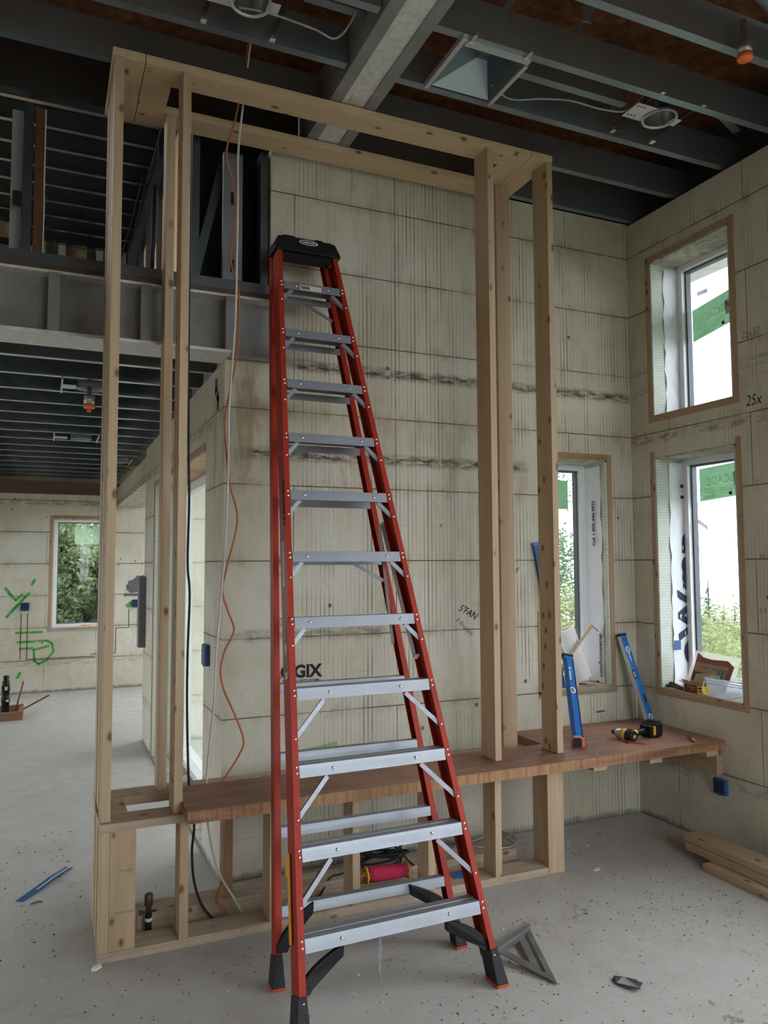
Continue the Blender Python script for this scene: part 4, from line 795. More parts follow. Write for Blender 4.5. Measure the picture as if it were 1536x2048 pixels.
# ================================================================== LOOSE THINGS
BZ = .6003
def frame3(p0, p1, hint):
    d = (Vector(p1)-Vector(p0)).normalized(); a = Vector(hint); a = (a - d*a.dot(d)).normalized(); return d, a, a.cross(d)
def level(label, p0, p1, hint, w, t, col, windows, centre=None, logo=None, edge=None, capmat=BLACK):
    d, a, n = frame3(p0, p1, hint)                                  # a: across the face, n: thickness
    if n.y > 0: n = -n
    P0, P1 = Vector(p0), Vector(p1); L = (P1-P0).length
    t_ = thing('spirit_level', label, 'spirit level', P0)
    m = MB(); m.ext(P0+d*.006, P1-d*.006, [(-w/2, -t/2), (w/2, -t/2), (w/2, t/2), (-w/2, t/2)], a, n); obj('body', m, col, t_, bevel=.002)
    m = MB(); m.ext(P0, P0+d*.006, [(-w/2-.001, -t/2-.001), (w/2+.001, -t/2-.001), (w/2+.001, t/2+.001), (-w/2-.001, t/2+.001)], a, n); obj('end_cap', m, capmat, t_); m = MB(); m.ext(P1-d*.014, P1, [(-w/2-.002, -t/2-.002), (w/2+.002, -t/2-.002), (w/2+.002, t/2+.002), (-w/2-.002, t/2+.002)], a, n); obj('end_cap', m, capmat, t_)
    if edge: m = MB(); m.ext(P0+d*.008, P1-d*.016, [(-w/2-.0012, -t/2+.001), (-w/2, -t/2+.001), (-w/2, t/2-.001), (-w/2-.0012, t/2-.001)], a, n); obj('machined_edge', m, edge, t_, 'pale machined edge')
    else: m = MB(); [m.ext(P0+d*.01, P1-d*.03, [(s*w/2-.005, t/2), (s*w/2+.005 if s < 0 else s*w/2, t/2), (s*w/2+.005 if s < 0 else s*w/2, t/2+.003), (s*w/2-.005, t/2+.003)], a, n) for s in (1,)]; m.ext(P0+d*.01, P1-d*.03, [(-w/2, t/2), (-w/2+.016, t/2), (-w/2+.016, t/2+.004), (-w/2, t/2+.004)], a, n); obj('raised_rim', m, LEVELD, t_)
    F = n*(t/2+.0004)
    for s in windows:
        c = P0 + d*s + F; m = MB(); m.lathe(c, n, [(.020, 0), (.020, .002), (.013, .003), (.0125, .0012)], 24, False); rg = obj('vial_ring', m, WHITE, t_, 'white vial ring')
        m = MB(); m.lathe(c, n, [(.013, .0), (.013, .001), (.0003, .001)], 20, False); obj('vial', m, plain('vial_dark', (.12, .15, .18), .2), rg)
        m = MB(); m.beam(c+a*.010+n*.0025, c-a*.010+n*.0025, .005, .004, n); obj('vial_tube', m, plain('vial_pale', (.5, .55, .5), .3), rg)
    if centre:
        c = P0 + d*centre - a*(w/2-.010) + F; m = MB(); m.obox(c, a*.011, d*.030, n*.002); ob = obj('vial_housing', m, BLACKR, t_)
        m = MB(); m.obox(c+n*.0022-a*.002, a*.005, d*.018, n*.0012); obj('vial_tube', m, MATS.get('vial_pale') or PAPER, ob)
        c = P0 + d*(centre-.155) + a*.006 + F; m = MB(); m.obox(c, a*.007, d*.026, n*.002); obj('hand_slot', m, BLACKR, t_)
    if logo:
        text('lettering', logo, w*.36, P0 + d*(L*.79) + F - a*w*.13, -d, a, WHITE, t_, .0004, bold=.0005)
        m = MB(); c = P0 + d*(L*.825) + F*1.02 + a*w*.0
        m.prism([c-a*.007, c-d*.010, c+a*.007, c+d*.010], n*.0003); obj('logo_mark', m, WHITE, t_)
    return t_
level('blue spirit level with two white vial rings leaning into the corner behind the drill', (3.478, 3.80, .602), (3.405, 3.972, 1.150), (1, .18, 0), .056, .028, LEVELB, (.045, .475), .315, 'empire'.capitalize(), plain('pale_edge', (.55, .54, .50), .5, .3))
level('blue spirit level with one white vial ring standing behind the tape measure', (2.785, 3.63, .602), (2.945, 3.925, 1.045), (1, -.1, 0), .060, .024, LEVELB, (.31,), None, 'Empire', None)
d_ = level('dark blue long level whose tip shows left of the right-hand post', (2.945, 3.985, .835), (2.768, 3.978, 1.735), (1, -.3, 0), .045, .022, plain('long_level_blue', (.015, .09, .28), .4), (), None, None, plain('dark_edge', (.02, .03, .06), .5), LEVELB)
# tape measure
t = thing('tape_measure', 'orange and black tape measure on the bench beside the right-hand post', 'tape measure', (2.695, 3.50, BZ)); a, b = Vector((.94, -.34, 0)), Vector((.34, .94, 0)); c = Vector((2.690, 3.505, BZ+.030))
def hexbody(cc, w, h, dpt, ch): return [(-w, -h), (w, -h), (w, h-ch), (w-ch, h), (-w+ch, h), (-w, h-ch)]
Z = Vector((0, 0, 1)); m = MB(); m.ext(c-b*.018, c+b*.018, hexbody(c, .036, .029, 0, .014), a, Z); obj('case', m, plain('tape_orange', (.66, .13, .05), .45), t, bevel=.004)
m = MB(); m.ext(c-b*.0205, c+b*.0205, [(x-.008, y) for x, y in hexbody(c, .0255, .0255, 0, .010)], a, Z); obj('side_panel', m, BLACK, t, bevel=.003)
m = MB(); m.obox(c+a*.0365-Z*.006, a*.003, b*.011, Z*.021); m.obox(c+a*.0-Z*.0285, a*.034, b*.0195, Z*.0012); obj('grip', m, BLACKR, t)
m = MB(); m.obox(c-a*.006+Z*.0305, a*.016, b*.012, Z*.002); obj('belt_clip', m, plain('clip_steel', (.35, .35, .35), .35, .8), t)
# cordless drill lying on its side
t = thing('cordless_drill', 'yellow and black cordless driver lying on the bench with its battery', 'drill', (3.14, 3.54, BZ)); h0 = Vector((3.035, 3.60, BZ+.032)); h1 = Vector((3.058, 3.475, BZ+.030)); ax = (h1-h0).normalized()
m = MB(); m.lathe(h0, ax, [(.020, 0), (.026, .008), (.031, .03), (.033, .065)], 20); obj('gear_case', m, plain('silver_case', (.42, .38, .32), .35, .6), t)
m = MB(); m.lathe(h0, -ax, [(.017, 0), (.017, .014), (.009, .018), (.009, .030)], 14); obj('chuck', m, BLACKR, t)
m = MB(); m.lathe(h0+ax*.060, ax, [(.034, 0), (.036, .01), (.036, .035), (.031, .05)], 20); obj('motor_housing', m, YEL, t, bevel=0)
m = MB(); m.lathe(h0+ax*.082, ax, [(.0365, 0), (.0375, .006), (.036, .03), (.028, .045)], 20); mh = obj('motor_cover', m, BLACK, t)
q = h0+ax*.127; a = Vector((1, .15, 0)).normalized(); m = MB(); m.prism([q-a*.011-Z*.009, q+a*.011-Z*.009, q+a*.011+Z*.009, q-a*.011+Z*.009], ax*.0015); m2 = obj('badge', m, plain('badge_tan', (.50, .36, .16), .5), mh)
g0, g1 = h0+ax*.075+Vector((.02, .0, 0)), Vector((3.205, 3.545, BZ+.036)); m = MB(); m.tube(smooth([g0, (g0+g1)/2+Vector((0, -.004, .003)), g1], 5), .018, 12, radii=None); obj('grip', m, BLACK, t)
m = MB(); m.tube([g0+Vector((.014, 0, .003)), g0+Vector((.05, .004, .006))], .0185, 12); obj('grip_collar', m, YEL, t)
u = (g1-g0).normalized(); v = Z.cross(u).normalized(); m = MB(); m.obox(g1+u*.012, u*.022, v*.040, Z*.033); obj('grip_base', m, BLACK, t, bevel=.006)
m = MB(); m.obox(g1+u*.024-v*.012+Z*.004, u*.010, v*.034, Z*.026); obj('yellow_trim', m, YEL, t, bevel=.004)
m = MB(); m.obox(g1+u*.056+Z*.004, u*.026, v*.052, Z*.038); m.obox(g1+u*.068+Z*.012, u*.016, v*.045, Z*.040); obj('battery', m, BLACK, t, 'thick black battery', bevel=.006)
m = MB(); [m.obox(g1+u*.0835-v*(-.03+.015*i), u*.0008, v*.005, Z*.02) for i in range(5)]; obj('battery_rib', m, plain('rib_grey', (.10, .10, .10), .5), t)
# pencil, crumb, utility knife
m = MB(); m.lathe((3.003, 3.53, BZ+.0042), (Vector((3.075, 3.40, 0))-Vector((3.003, 3.53, 0))), [(.0042, 0), (.0042, .135), (.001, .15)], 6); tag(obj('pencil', m, plain('red_pencil', (.62, .10, .045), .5)), 'red carpenter pencil on the bench in front of the drill', 'pencil')
m = MB(); m.obox((3.0, 3.47, BZ+.002), (.009, -.004, 0), (.002, .004, 0), (0, 0, .0018)); tag(obj('wood_chip', m, BLACKR), 'tiny dark chip on the bench beside the pencil', 'chip')
t = thing('utility_knife', 'orange handled scriber with a thin blade lying near the right end of the bench', 'knife', (3.40, 3.42, BZ)); p0, p1 = Vector((3.352, 3.325, BZ+.011)), Vector((3.422, 3.445, BZ+.011)); m = MB(); m.tube([p0, p0+(p1-p0)*.1, p0+(p1-p0)*.5, p1], .01, 10, radii=[.004, .009, .010, .006]); obj('handle', m, plain('knife_orange', (.62, .15, .05), .5), t)
m = MB(); m.tube([p0+(p1-p0)*.25+Z*.004, p0+(p1-p0)*.8+Z*.004], .009, 8); obj('grip_inlay', m, plain('knife_dark', (.16, .06, .04), .5), t); m = MB(); m.beam(p1, p1+(p1-p0)*.75, .003, .002); m.beam(p1+(p1-p0)*.75, p1+(p1-p0)*.8+Vector((-.02, .02, .012)), .003, .002); obj('blade', m, plain('blade_steel', (.3, .27, .24), .35, .7), t)

# ---- things on the corner window sill
SZ = .8275
m = MB(); ax0, ax1 = Vector((3.205, YB+.10, SZ+.040)), Vector((3.095, YB+.14, 1.180)); d, a, n = frame3(ax0, ax1, (1, 0, 0))
pts = []; N = 22
for i in range(N+1): s = -1.0 + i/N*2*math.pi*1.05; r = .052+.0010*i/N*8; pts.append((math.cos(s)*r*1.05, math.sin(s)*r*.8))
inner = [(x*.90, y*.90) for x, y in pts[::-1]]; m.ext(ax0, ax1, pts+inner, a, n, [(x*1.15, y*1.1) for x, y in pts]+[(x*1.04, y*1.0) for x, y in inner]); tag(obj('paper_roll', m, plain('white_paper_roll', (.80, .79, .76), .7, 0, .05)), 'curved white paper roll leaning in the corner window', 'paper roll')
t = thing('wooden_stay', 'thin wooden stick with a short crosspiece leaning across the corner window', 'stick', (3.05, YB+.12, .98)); m = MB(); m.beam((2.985, YB+.03, .955), (3.262, YB+.08, 1.205), .016, .010, (0, 1, 0)); obj('stick', m, WOODX, t); m = MB(); m.beam((3.262, YB+.08, 1.20), (3.318, YB+.09, 1.162), .007, .006, (0, 1, 0)); obj('crosspiece', m, plain('stay_metal', (.35, .28, .2), .5), t)
t = thing('small_plastic_tub', 'small frosted plastic tub on the corner window sill', 'tub', (3.05, YB+.08, SZ)); m = MB(); m.lathe((3.065, YB+.085, SZ), (0, 0, 1), [(.034, 0), (.044, .062), (.046, .064), (.043, .064), (.033, .003), (.001, .003)], 24, False); obj('tub_wall', m, CLEARP, t); m = MB(); m.lathe((3.065, YB+.085, SZ+.065), (0, 0, 1), [(.049, 0), (.049, .006), (.001, .006)], 24, False); obj('lid', m, plain('frosted_lid', (.72, .74, .72), .4), t)
for i, (x, y) in enumerate(((3.165, YB+.07), (3.33, YB+.10))): m = MB(); m.tube([(x-.02, y, SZ+.006), (x, y+.01, SZ+.009), (x+.015, y-.005, SZ+.006), (x+.03, y, SZ+.007)], .0045, 6); tag(obj('black_clip', m, BLACKR), ('left' if i == 0 else 'right') + ' of two small black scraps on the corner window sill', 'scrap')
# ---- lower right window sill
t = thing('spade_bit_pouch', 'clear pouch of spade drill bits propped against the lower right window', 'tool pouch', (XR+.12, 3.50, SZ)); o = Vector((XR+.105, 3.70, SZ+.002)); R = Vector((.02, -1, -.04)).normalized(); U = Vector((.42, -.20, 1)).normalized(); U = (U-R*U.dot(R)).normalized(); N_ = R.cross(U); W_, H_ = .345, .245
def quad(m, x0, x1, y0, y1, th, lift=0.0): p = o + R*x0 + U*y0 + N_*(-lift); q = [p, p+R*(x1-x0), p+R*(x1-x0)+U*(y1-y0), p+U*(y1-y0)]; m.prism(q, N_*-th)
sgn = 1 if N_.x < 0 else -1
N_ = N_*sgn*-1
m = MB(); quad(m, 0, W_, 0, H_, .001); obj('pouch_sleeve', m, POUCH, t)
m = MB(); pts = [(.03, .01), (.30, .01), (.315, .185), (.26, .215), (.15, .205), (.08, .21), (.03, .235)]; m.prism([o+R*x+U*y for x, y in pts], N_*-.004); obj('leather_roll', m, plain('brown_leather', (.24, .085, .045), .6), t)
m = MB(); quad(m, .04, .285, .02, .175, .003, .004); obj('backing_card', m, plain('pouch_card', (.42, .20, .12), .6), t)
for i in range(7): m = MB(); quad(m, .105+i*.026, .125+i*.026, .095, .155, .004, .0075); quad(m, .112+i*.026, .118+i*.026, .04, .095, .004, .0075); obj('spade_bit', m, plain('bit_steel', (.16, .20, .20), .35, .6), t)
m = MB(); quad(m, .045, .10, .06, .115, .006, .0075); obj('bit_holder', m, plain('dark_holder', (.03, .04, .05), .5), t)
t = thing('screw_box', 'open cardboard screw box with a yellow end on the window sill', 'box', (XR+.055, 3.55, SZ)); x0, x1, y0, y1, z1 = XR+.015, XR+.075, 3.462, 3.612, SZ+.048
m = MB(); w = .002
m.box(x0, x1, y0, y1, SZ, SZ+w); m.box(x0, x0+w, y0, y1, SZ, z1); m.box(x1-w, x1, y0, y1, SZ, z1); m.box(x0, x1, y0, y0+w, SZ, z1); m.box(x0, x1, y1-w, y1, SZ, z1); obj('carton', m, KRAFT, t)
m = MB(); m.box(x0-.0006, x0, y0+.045, y1, SZ+.001, z1-.001); obj('printed_side', m, plain('box_maroon', (.12, .03, .025), .5), t, 'dark maroon printed side'); m = MB(); m.box(x0-.0007, x0, y0, y0+.045, SZ+.001, z1-.001); m.box(x0, x1, y0-.0007, y0, SZ+.001, z1-.001); ye = obj('yellow_end', m, plain('box_yellow', (.85, .60, .03), .5), t, 'yellow printed end')
for (z, h) in ((SZ+.028, .010), (SZ+.014, .005)): m = MB(); m.box(x0-.0012, x0-.0008, y0+.006, y0+.038, z, z+h); obj('print_bar', m, INK, ye)
m = MB(); m.box(x0-.0012, x0-.0008, y0+.065, y1-.03, SZ+.030, SZ+.037); m.box(x0-.0012, x0-.0008, y0+.065, y1-.05, SZ+.020, SZ+.024); obj('print_bar', m, plain('print_gold', (.45, .22, .05), .5), t)
m = MB(); m.prism([(x1, y0, z1), (x1, y1-.01, z1), (x1+.02, y1-.02, z1+.055), (x1+.025, y0-.02, z1+.075)], (.0015, 0, 0)); m.prism([(x1+.025, y0-.02, z1+.075), (x1+.02, y1-.06, z1+.068), (x1-.01, y1-.075, z1+.095), (x1-.01, y0-.01, z1+.100)], (.0, 0, .0015)); m.prism([(x0, y1, z1), (x1, y1, z1), (x1-.01, y1+.03, z1+.015), (x0-.01, y1+.03, z1+.012)], (0, 0, .0015)); m.prism([(x0, y0+.06, z1), (x0, y1, z1), (x0-.02, y1, z1+.028), (x0-.02, y0+.09, z1+.022)], (0, 0, .0015)); obj('flap', m, KRAFT, t, 'open kraft flap')
for i in range(5): m = MB(); m.tube([(x0+.015+.008*i, y0+.03+.022*i, z1-.012), (x0+.01+.008*i, y0+.055+.02*i, z1+.016)], .0022, 6); obj('screw', m, plain('screw_brown', (.28, .16, .09), .4, .6), t)
t = thing('clear_tub', 'clear rectangular plastic tub with a rim on the window sill', 'tub', (XR+.10, 3.36, SZ)); x0, x1, y0, y1, zt = XR+.015, XR+.20, 3.165, 3.455, SZ+.105; i_ = .018
m = MB()
def ring(xa, xb, ya, yb, z): return [(xa, ya, z), (xb, ya, z), (xb, yb, z), (xa, yb, z)]
vs = ring(x0+i_, x1-i_, y0+i_, y1-i_, SZ+.001)+ring(x0+.004, x1-.004, y0+.004, y1-.004, zt); m.add(vs, [(0, 1, 2, 3)]+[(i, (i+1) % 4, 4+(i+1) % 4, 4+i) for i in range(4)]); tb = obj('tub_wall', m, CLEARP, t)
m = MB()
for z in (zt, zt-.014, zt-.028): m.tube([(x0, y0, z), (x1, y0, z), (x1, y1, z), (x0, y1, z), (x0, y0, z)], .0028, 6)
m.tube(smooth([(x0-.006, y1-.01, zt-.02), (x0-.012, y1-.0, SZ+.03), (x0-.008, y1-.04, SZ+.007), (x0-.008, y0+.10, SZ+.008), (x0-.008, y0+.02, SZ+.03)]), .003, 6); obj('rim', m, plain('clear_rim', (.80, .84, .88), .25), t, 'white rim and handle')
m = MB(); random.seed(5)
for i in range(110):
    c = Vector((random.uniform(x0+.03, x1-.03), random.uniform(y0+.03, y1-.03), SZ+.004+random.uniform(0, .016))); dd = Vector((random.uniform(-1, 1), random.uniform(-1, 1), random.uniform(-.3, .3))).normalized()*.011; m.tube([c-dd, c+dd], .0018, 4)
ob = tag(obj('screws_in_tub', m, plain('zinc_screws', (.30, .29, .27), .35, .7)), 'heap of zinc screws lying inside the clear tub', 'screws', kind='stuff')
t = MB(); t.tube(smooth([(XR+.05, 3.765, SZ+.012), (XR+.03, 3.73, SZ+.03), (XR+.03, 3.69, SZ+.022), (XR+.03, 3.64, SZ+.010)]), .012, 8, radii=None); t.tube(smooth([(XR+.03, 3.77, SZ+.010), (XR+.02, 3.72, SZ+.016), (XR+.02, 3.66, SZ+.010)]), .009, 8); tag(obj('work_glove', t, plain('grey_glove', (.09, .075, .06), .8)), 'dark crumpled glove on the window sill beside the screw box', 'glove')

# ---- floor things
t = thing('speed_square', 'scratched aluminium rafter square resting against the ladder foot', 'square', (1.83, 2.75, 0)); SM = plain('scratched_square_metal', (.19, .185, .165), .5, .5, .3)
A_, B_, C_ = Vector((1.975, 2.945, .012)), Vector((1.712, 2.80, .030)), Vector((1.823, 2.53, .004)); nn = (B_-A_).cross(C_-A_).normalized(); nn = nn if nn.z > 0 else -nn
def bary(p, u, v): return A_ + (B_-A_)*u + (C_-A_)*v
def flatpoly(m, pts, th=.004): m.prism([bary(0, u, v) for u, v in pts], nn*th)
m = MB()
for poly in ([(0, 0), (.12, 0), (.12, .88), (0, 1)], [(.12, 0), (.20, 0), (.20, .08), (.12, .08)], [(.12, .76), (.20, .72), (.20, .80), (.12, .88)], [(.20, 0), (.36, 0), (.36, .64), (.20, .80)], [(.36, 0), (1, 0), (.90, .10), (.36, .10)], [(.36, .64), (.36, .50), (.76, .10), (.90, .10)]): flatpoly(m, poly)
pl_ = obj('blade', m, SM, t)
m = MB(); m.beam(A_+nn*.004, B_+nn*.004, .022, .020, nn); obj('fence', m, plain('fence_metal', (.30, .33, .34), .4, .7), t)
m = MB(); 
for i in range(26):
    f = .08+.84*i/26; p = bary(0, .012, f) + nn*.0043; d = (B_-A_).normalized()*(.018 if i % 4 else .03); e = (C_-A_).normalized()*.0010; m.prism([p, p+d, p+d+e, p+e], nn*.0003)
obj('scale_mark', m, plain('scale_ink', (.08, .08, .08), .6), t)
m = MB(); pts = [(2.035, 2.472), (2.055, 2.485), (2.075, 2.455), (2.105, 2.45), (2.12, 2.40), (2.075, 2.365), (2.05, 2.40), (2.03, 2.44)]; m.prism([(x, y, .0008+.006*((i*7) % 3)) for i, (x, y) in enumerate(pts)], (0, 0, .004)); m.prism([(2.05, 2.47, .008), (2.085, 2.445, .014), (2.115, 2.42, .010), (2.08, 2.43, .006)], (0, 0, .002)); tag(obj('crumpled_tape', m, plain('glossy_black_tape', (.07, .07, .075), .2, 0, .4)), 'crumpled piece of black tape on the floor at the bottom right', 'tape scrap')
m = MB(); m.prism([(2.66, 3.36, .0005), (2.70, 3.385, .0005), (2.715, 3.37, .001), (2.68, 3.345, .0005)], (0, 0, .003)); tag(obj('foam_scrap', m, plain('white_foam', (.75, .76, .72), .8)), 'small white foam scrap on the open floor right of the frame', 'scrap')
m = MB(); m.prism([(.205, 3.39, .0005), (.235, 3.405, .0005), (.24, 3.385, .0005), (.22, 3.365, .0005), (.20, 3.37, .0005)], (0, 0, .010)); tag(obj('foam_scrap', m, MATS['white_foam']), 'white foam crumb at the left foot of the wood frame', 'scrap')
m = MB(); P = [(-.10, 4.20, .002), (-.03, 4.30, .006), (.05, 4.42, .012), (.13, 4.55, .004)]; wv = Vector((.036, -.022, 0)); vs = []; 
for p in P: vs += [Vector(p), Vector(p)+wv]
m.add(vs, [(2*i, 2*i+1, 2*i+3, 2*i+2) for i in range(3)]); ws = tag(obj('wrapper_strip', m, plain('blue_wrapper', (.03, .10, .24), .4)), 'long blue and black wrapper strip on the left floor', 'wrapper'); sd = ws.modifiers.new('t', 'SOLIDIFY'); sd.thickness = .002
m = MB(); vs = []
for p in P[1:]: vs += [Vector(p)+wv*.62+Z*.003, Vector(p)+wv*.78+Z*.003]
m.add(vs, [(0, 1, 3, 2), (2, 3, 5, 4)]); obj('white_stripe', m, WHITE, ws)
m = MB(); m.prism([(1.90, 3.49, .039), (1.94, 3.52, .039), (1.98, 3.50, .039), (1.95, 3.47, .039)], (0, 0, .02)); tag(obj('blue_scrap', m, BLUE), 'crumpled blue scrap on the bottom plate behind the ladder', 'scrap')
for i, (x, y, a) in enumerate(((1.22, 2.35, .6), (.55, 2.62, 1.1), (-.03, 4.13, .4))): m = MB(); m.tube([(x, y, .003), (x+.03*math.cos(a), y+.03*math.sin(a), .006), (x+.05, y+.01, .003)], .0028, 5); tag(obj('dark_splinter', m, plain('splinter', (.07, .055, .045), .8)), ('dark splinter on the floor below the ladder steps', 'bent dark splinter on the floor left of the ladder foot', 'dark splinter beside the blue wrapper')[i], 'splinter')
# chalk-line reel and coils under the bench
t = thing('string_reel', 'pink string reel with yellow flanges lying under the bench', 'reel', (1.60, 3.58, .04)); c0, c1 = Vector((1.475, 3.60, .082)), Vector((1.690, 3.585, .082)); ax = (c1-c0).normalized()
m = MB(); m.lathe(c0+ax*.004, ax, [(.035, 0), (.037, .05), (.036, .12), (.034, .17), (.030, .205)], 24); obj('string_winding', m, PINK, t)
for c in (c0, c1): m = MB(); m.lathe(c-ax*.004, ax, [(.044, 0), (.044, .006), (.036, .006), (.036, 0)], 6, False); m.beam(c-Z*.04, c+Z*.04, .006, .006, ax); m.beam(c-Vector((0, .04, 0)), c+Vector((0, .04, 0)), .006, .006, ax); obj('flange', m, YEL, t)
m = MB(); m.tube([c0-ax*.045, c0], .005, 8); obj('axle', m, YEL, t)
m = MB(); random.seed(11)
for j in range(9):
    pts = []; r = random.uniform(.085, .135); cx, cy = 1.60+random.uniform(-.02, .02), 3.70+random.uniform(-.005, .012); zz = .09+.011*j; tl = random.uniform(-.15, .15)
    for i in range(25): s = 2*math.pi*i/24; pts.append((cx+r*math.cos(s), min(3.97, cy+r*.55*math.sin(s)), zz+tl*r*math.cos(s)+.02*math.sin(s+j)))
    m.tube(pts, .0052, 6)
m.tube(smooth([(1.47, 3.68, .12), (1.52, 3.70, .19), (1.60, 3.72, .205), (1.68, 3.70, .185), (1.725, 3.66, .10), (1.79, 3.6, .045)]), .0052, 6); m.tube(smooth([(1.47, 3.70, .14), (1.38, 3.66, .09), (1.30, 3.64, .085), (1.22, 3.60, .015), (1.10, 3.59, .012)]), .0045, 6)
tag(obj('cable_coil', m, BLACKR), 'tangled coil of black cable behind the pink string reel', 'cable coil')
m = MB()
for j, (r, z, dx) in enumerate(((.155, .085, 0), (.14, .055, .01), (.15, .030, -.01))): m.tube([(2.27+dx+r*math.cos(2*math.pi*i/28), 3.76+.13*math.sin(2*math.pi*i/28)*(1-.1*j), z+.008*math.sin(4*math.pi*i/28)) for i in range(29)], .0055, 6)
tag(obj('cable_coil', m, plain('beige_cable', (.42, .36, .29), .6)), 'loose coil of beige cable behind the right lower studs', 'cable coil')
# hanging cords
Yc = 3.76
m = MB(); m.tube(smooth([(.832, 3.45, 4.15), (.832, 3.60, 4.0), (0.825, 3.740, 3.855), (0.788, 3.740, 3.716), (0.788, 3.740, 3.638), (0.822, 3.740, 3.515), (0.829, 3.740, 3.335), (0.810, 3.740, 3.177), (0.819, 3.740, 3.076), (0.852, 3.740, 2.953), (0.852, 3.740, 2.724), (0.835, 3.740, 2.583), (0.812, 3.740, 2.468), (0.788, 3.740, 2.317), (0.795, 3.740, 2.169), (0.816, 3.740, 1.997), (0.854, 3.740, 1.826), (0.807, 3.740, 1.606), (0.784, 3.740, 1.485), (0.809, 3.740, 1.389), (0.842, 3.740, 1.291), (0.799, 3.740, 1.197), (0.778, 3.740, 1.103), (0.796, 3.740, 1.007), (0.850, 3.740, 0.884), (0.893, 3.740, 0.762), (0.871, 3.740, 0.693), (0.809, 3.730, 0.605), (0.753, 3.71, 0.542), (0.783, 3.700, 0.490), (0.824, 3.690, 0.374), (0.821, 3.69, 0.272), (0.775, 3.67, 0.130), (0.741, 3.61, 0.09), (0.781, 3.575, 0.05), (0.793, 3.575, 0.012)], 5), .0048, 6); tag(obj('extension_cord', m, ORCORD), 'wavy orange cord hanging from the ceiling beside the tall posts', 'cord')
m = MB(); m.tube(smooth([(.84, 3.45, 4.15), (.842, 3.60, 3.95), (0.839, 3.720, 3.691), (0.839, 3.720, 3.431), (0.836, 3.720, 3.174), (0.833, 3.720, 2.919), (0.825, 3.720, 2.716), (0.812, 3.720, 2.514), (0.803, 3.720, 2.339), (0.803, 3.720, 2.166), (0.800, 3.720, 1.970), (0.794, 3.720, 1.775), (0.784, 3.720, 1.606), (0.769, 3.720, 1.391), (0.754, 3.720, 1.201), (0.745, 3.720, 0.967), (0.728, 3.720, 0.782), (0.713, 3.71, 0.621), (0.712, 3.70, 0.460), (0.733, 3.68, 0.298), (0.756, 3.601, 0.2), (0.814, 3.56, 0.1), (0.86, 3.575, 0.012)], 5), .0052, 6); tag(obj('white_cable', m, WHCORD), 'white cable hanging straight down beside the orange cord', 'cable')
m = MB(); m.tube(smooth([(.62, 3.83, 3.78), (.62, 3.82, 3.2), (0.620, 3.810, 2.664), (0.626, 3.810, 2.168), (0.632, 3.810, 1.923), (0.628, 3.810, 1.621), (0.640, 3.810, 1.465), (0.634, 3.810, 1.202), (0.632, 3.80, 0.965), (0.635, 3.78, 0.727), (0.633, 3.71, 0.56), (0.651, 3.680, 0.415), (0.641, 3.67, 0.302), (0.649, 3.65, 0.171), (0.677, 3.600, 0.08), (0.731, 3.575, 0.012)], 5), .0062, 6); tag(obj('black_cable', m, BLACKR), 'black cable hanging behind the tall left posts down to the floor', 'cable')
m = MB(); m.tube([(.8, 3.42, 4.12), (.795, 3.3, 4.2), (.79, 3.2, 4.39)], .006, 6); tag(obj('orange_pipe', m, ORCORD), 'short orange cord running up between the ceiling joists', 'cord')
# capped copper stub
t = thing('copper_stub', 'dark copper pipe stub with a valve rising between the bottom plates', 'pipe', (.443, 3.585, 0)); m = MB(); m.tube([(.443, 3.585, 0), (.443, 3.585, .10)], .014, 12); obj('lower_pipe', m, BLACKR, t)
m = MB(); m.lathe((.443, 3.585, .075), (0, 0, 1), [(.0, 0), (.012, 0), (.012, .05), (.018, .055), (.018, .10), (.013, .105), (0.001, .105)], 14, False); m.tube([(.41, 3.58, .105), (.476, 3.59, .10)], .006, 8); m.lathe((.41, 3.58, .105), (-1, 0, 0), [(.010, -.005), (.010, .008)], 8); obj('valve', m, COPPER, t)
m = MB(); m.lathe((.443, 3.585, .062), (0, 0, 1), [(.0155, 0), (.0155, .014)], 14); obj('white_tape_band', m, WHITE, t)
# electrical boxes
def ebox(label, c, n, s=(.055, .075)):
    t = thing('electrical_box', label, 'electrical box', c); c = Vector(c); n = Vector(n); u = Z.cross(n).normalized(); m = MB(); m.obox(c+n*.012, u*s[0]/2, Z*s[1]/2, n*.014); obj('box_shell', m, BLUE, t, bevel=.003)
    m = MB(); m.obox(c+n*.027, u*(s[0]/2-.006), Z*(s[1]/2-.008), n*.0012); b = obj('open_front', m, plain('box_dark_inside', (.006, .02, .05), .5), t); m = MB(); [m.obox(c+n*.022+Z*k*(s[1]/2-.004), u*.008, Z*.008, n*.007) for k in (-1, 1)]; obj('screw_ear', m, BLUE, t)
ebox('blue electrical box low on the right wall under the bench end', (XR, 3.33, .335), (-1, 0, 0), (.085, .085)); ebox('blue electrical box on the side of the return wall corner', (XL, 4.375, 1.105), (-1, 0, 0), (.11, .115))
ebox('blue electrical box on the far wall beside the green paint cross', (-.235, YF, 1.085), (0, -1, 0), (.10, .10)); ebox('blue electrical box on the far wall near the wall corner', (1.105, YF, 1.095), (0, -1, 0), (.10, .10))
m = MB(); m.box(.78, .84, 7.32, 7.46, .86, 1.50); tag(obj('dark_board', m, plain('dark_grey_board', (.14, .14, .14), .7)), 'dark grey board fixed on the end of the return wall', 'board')
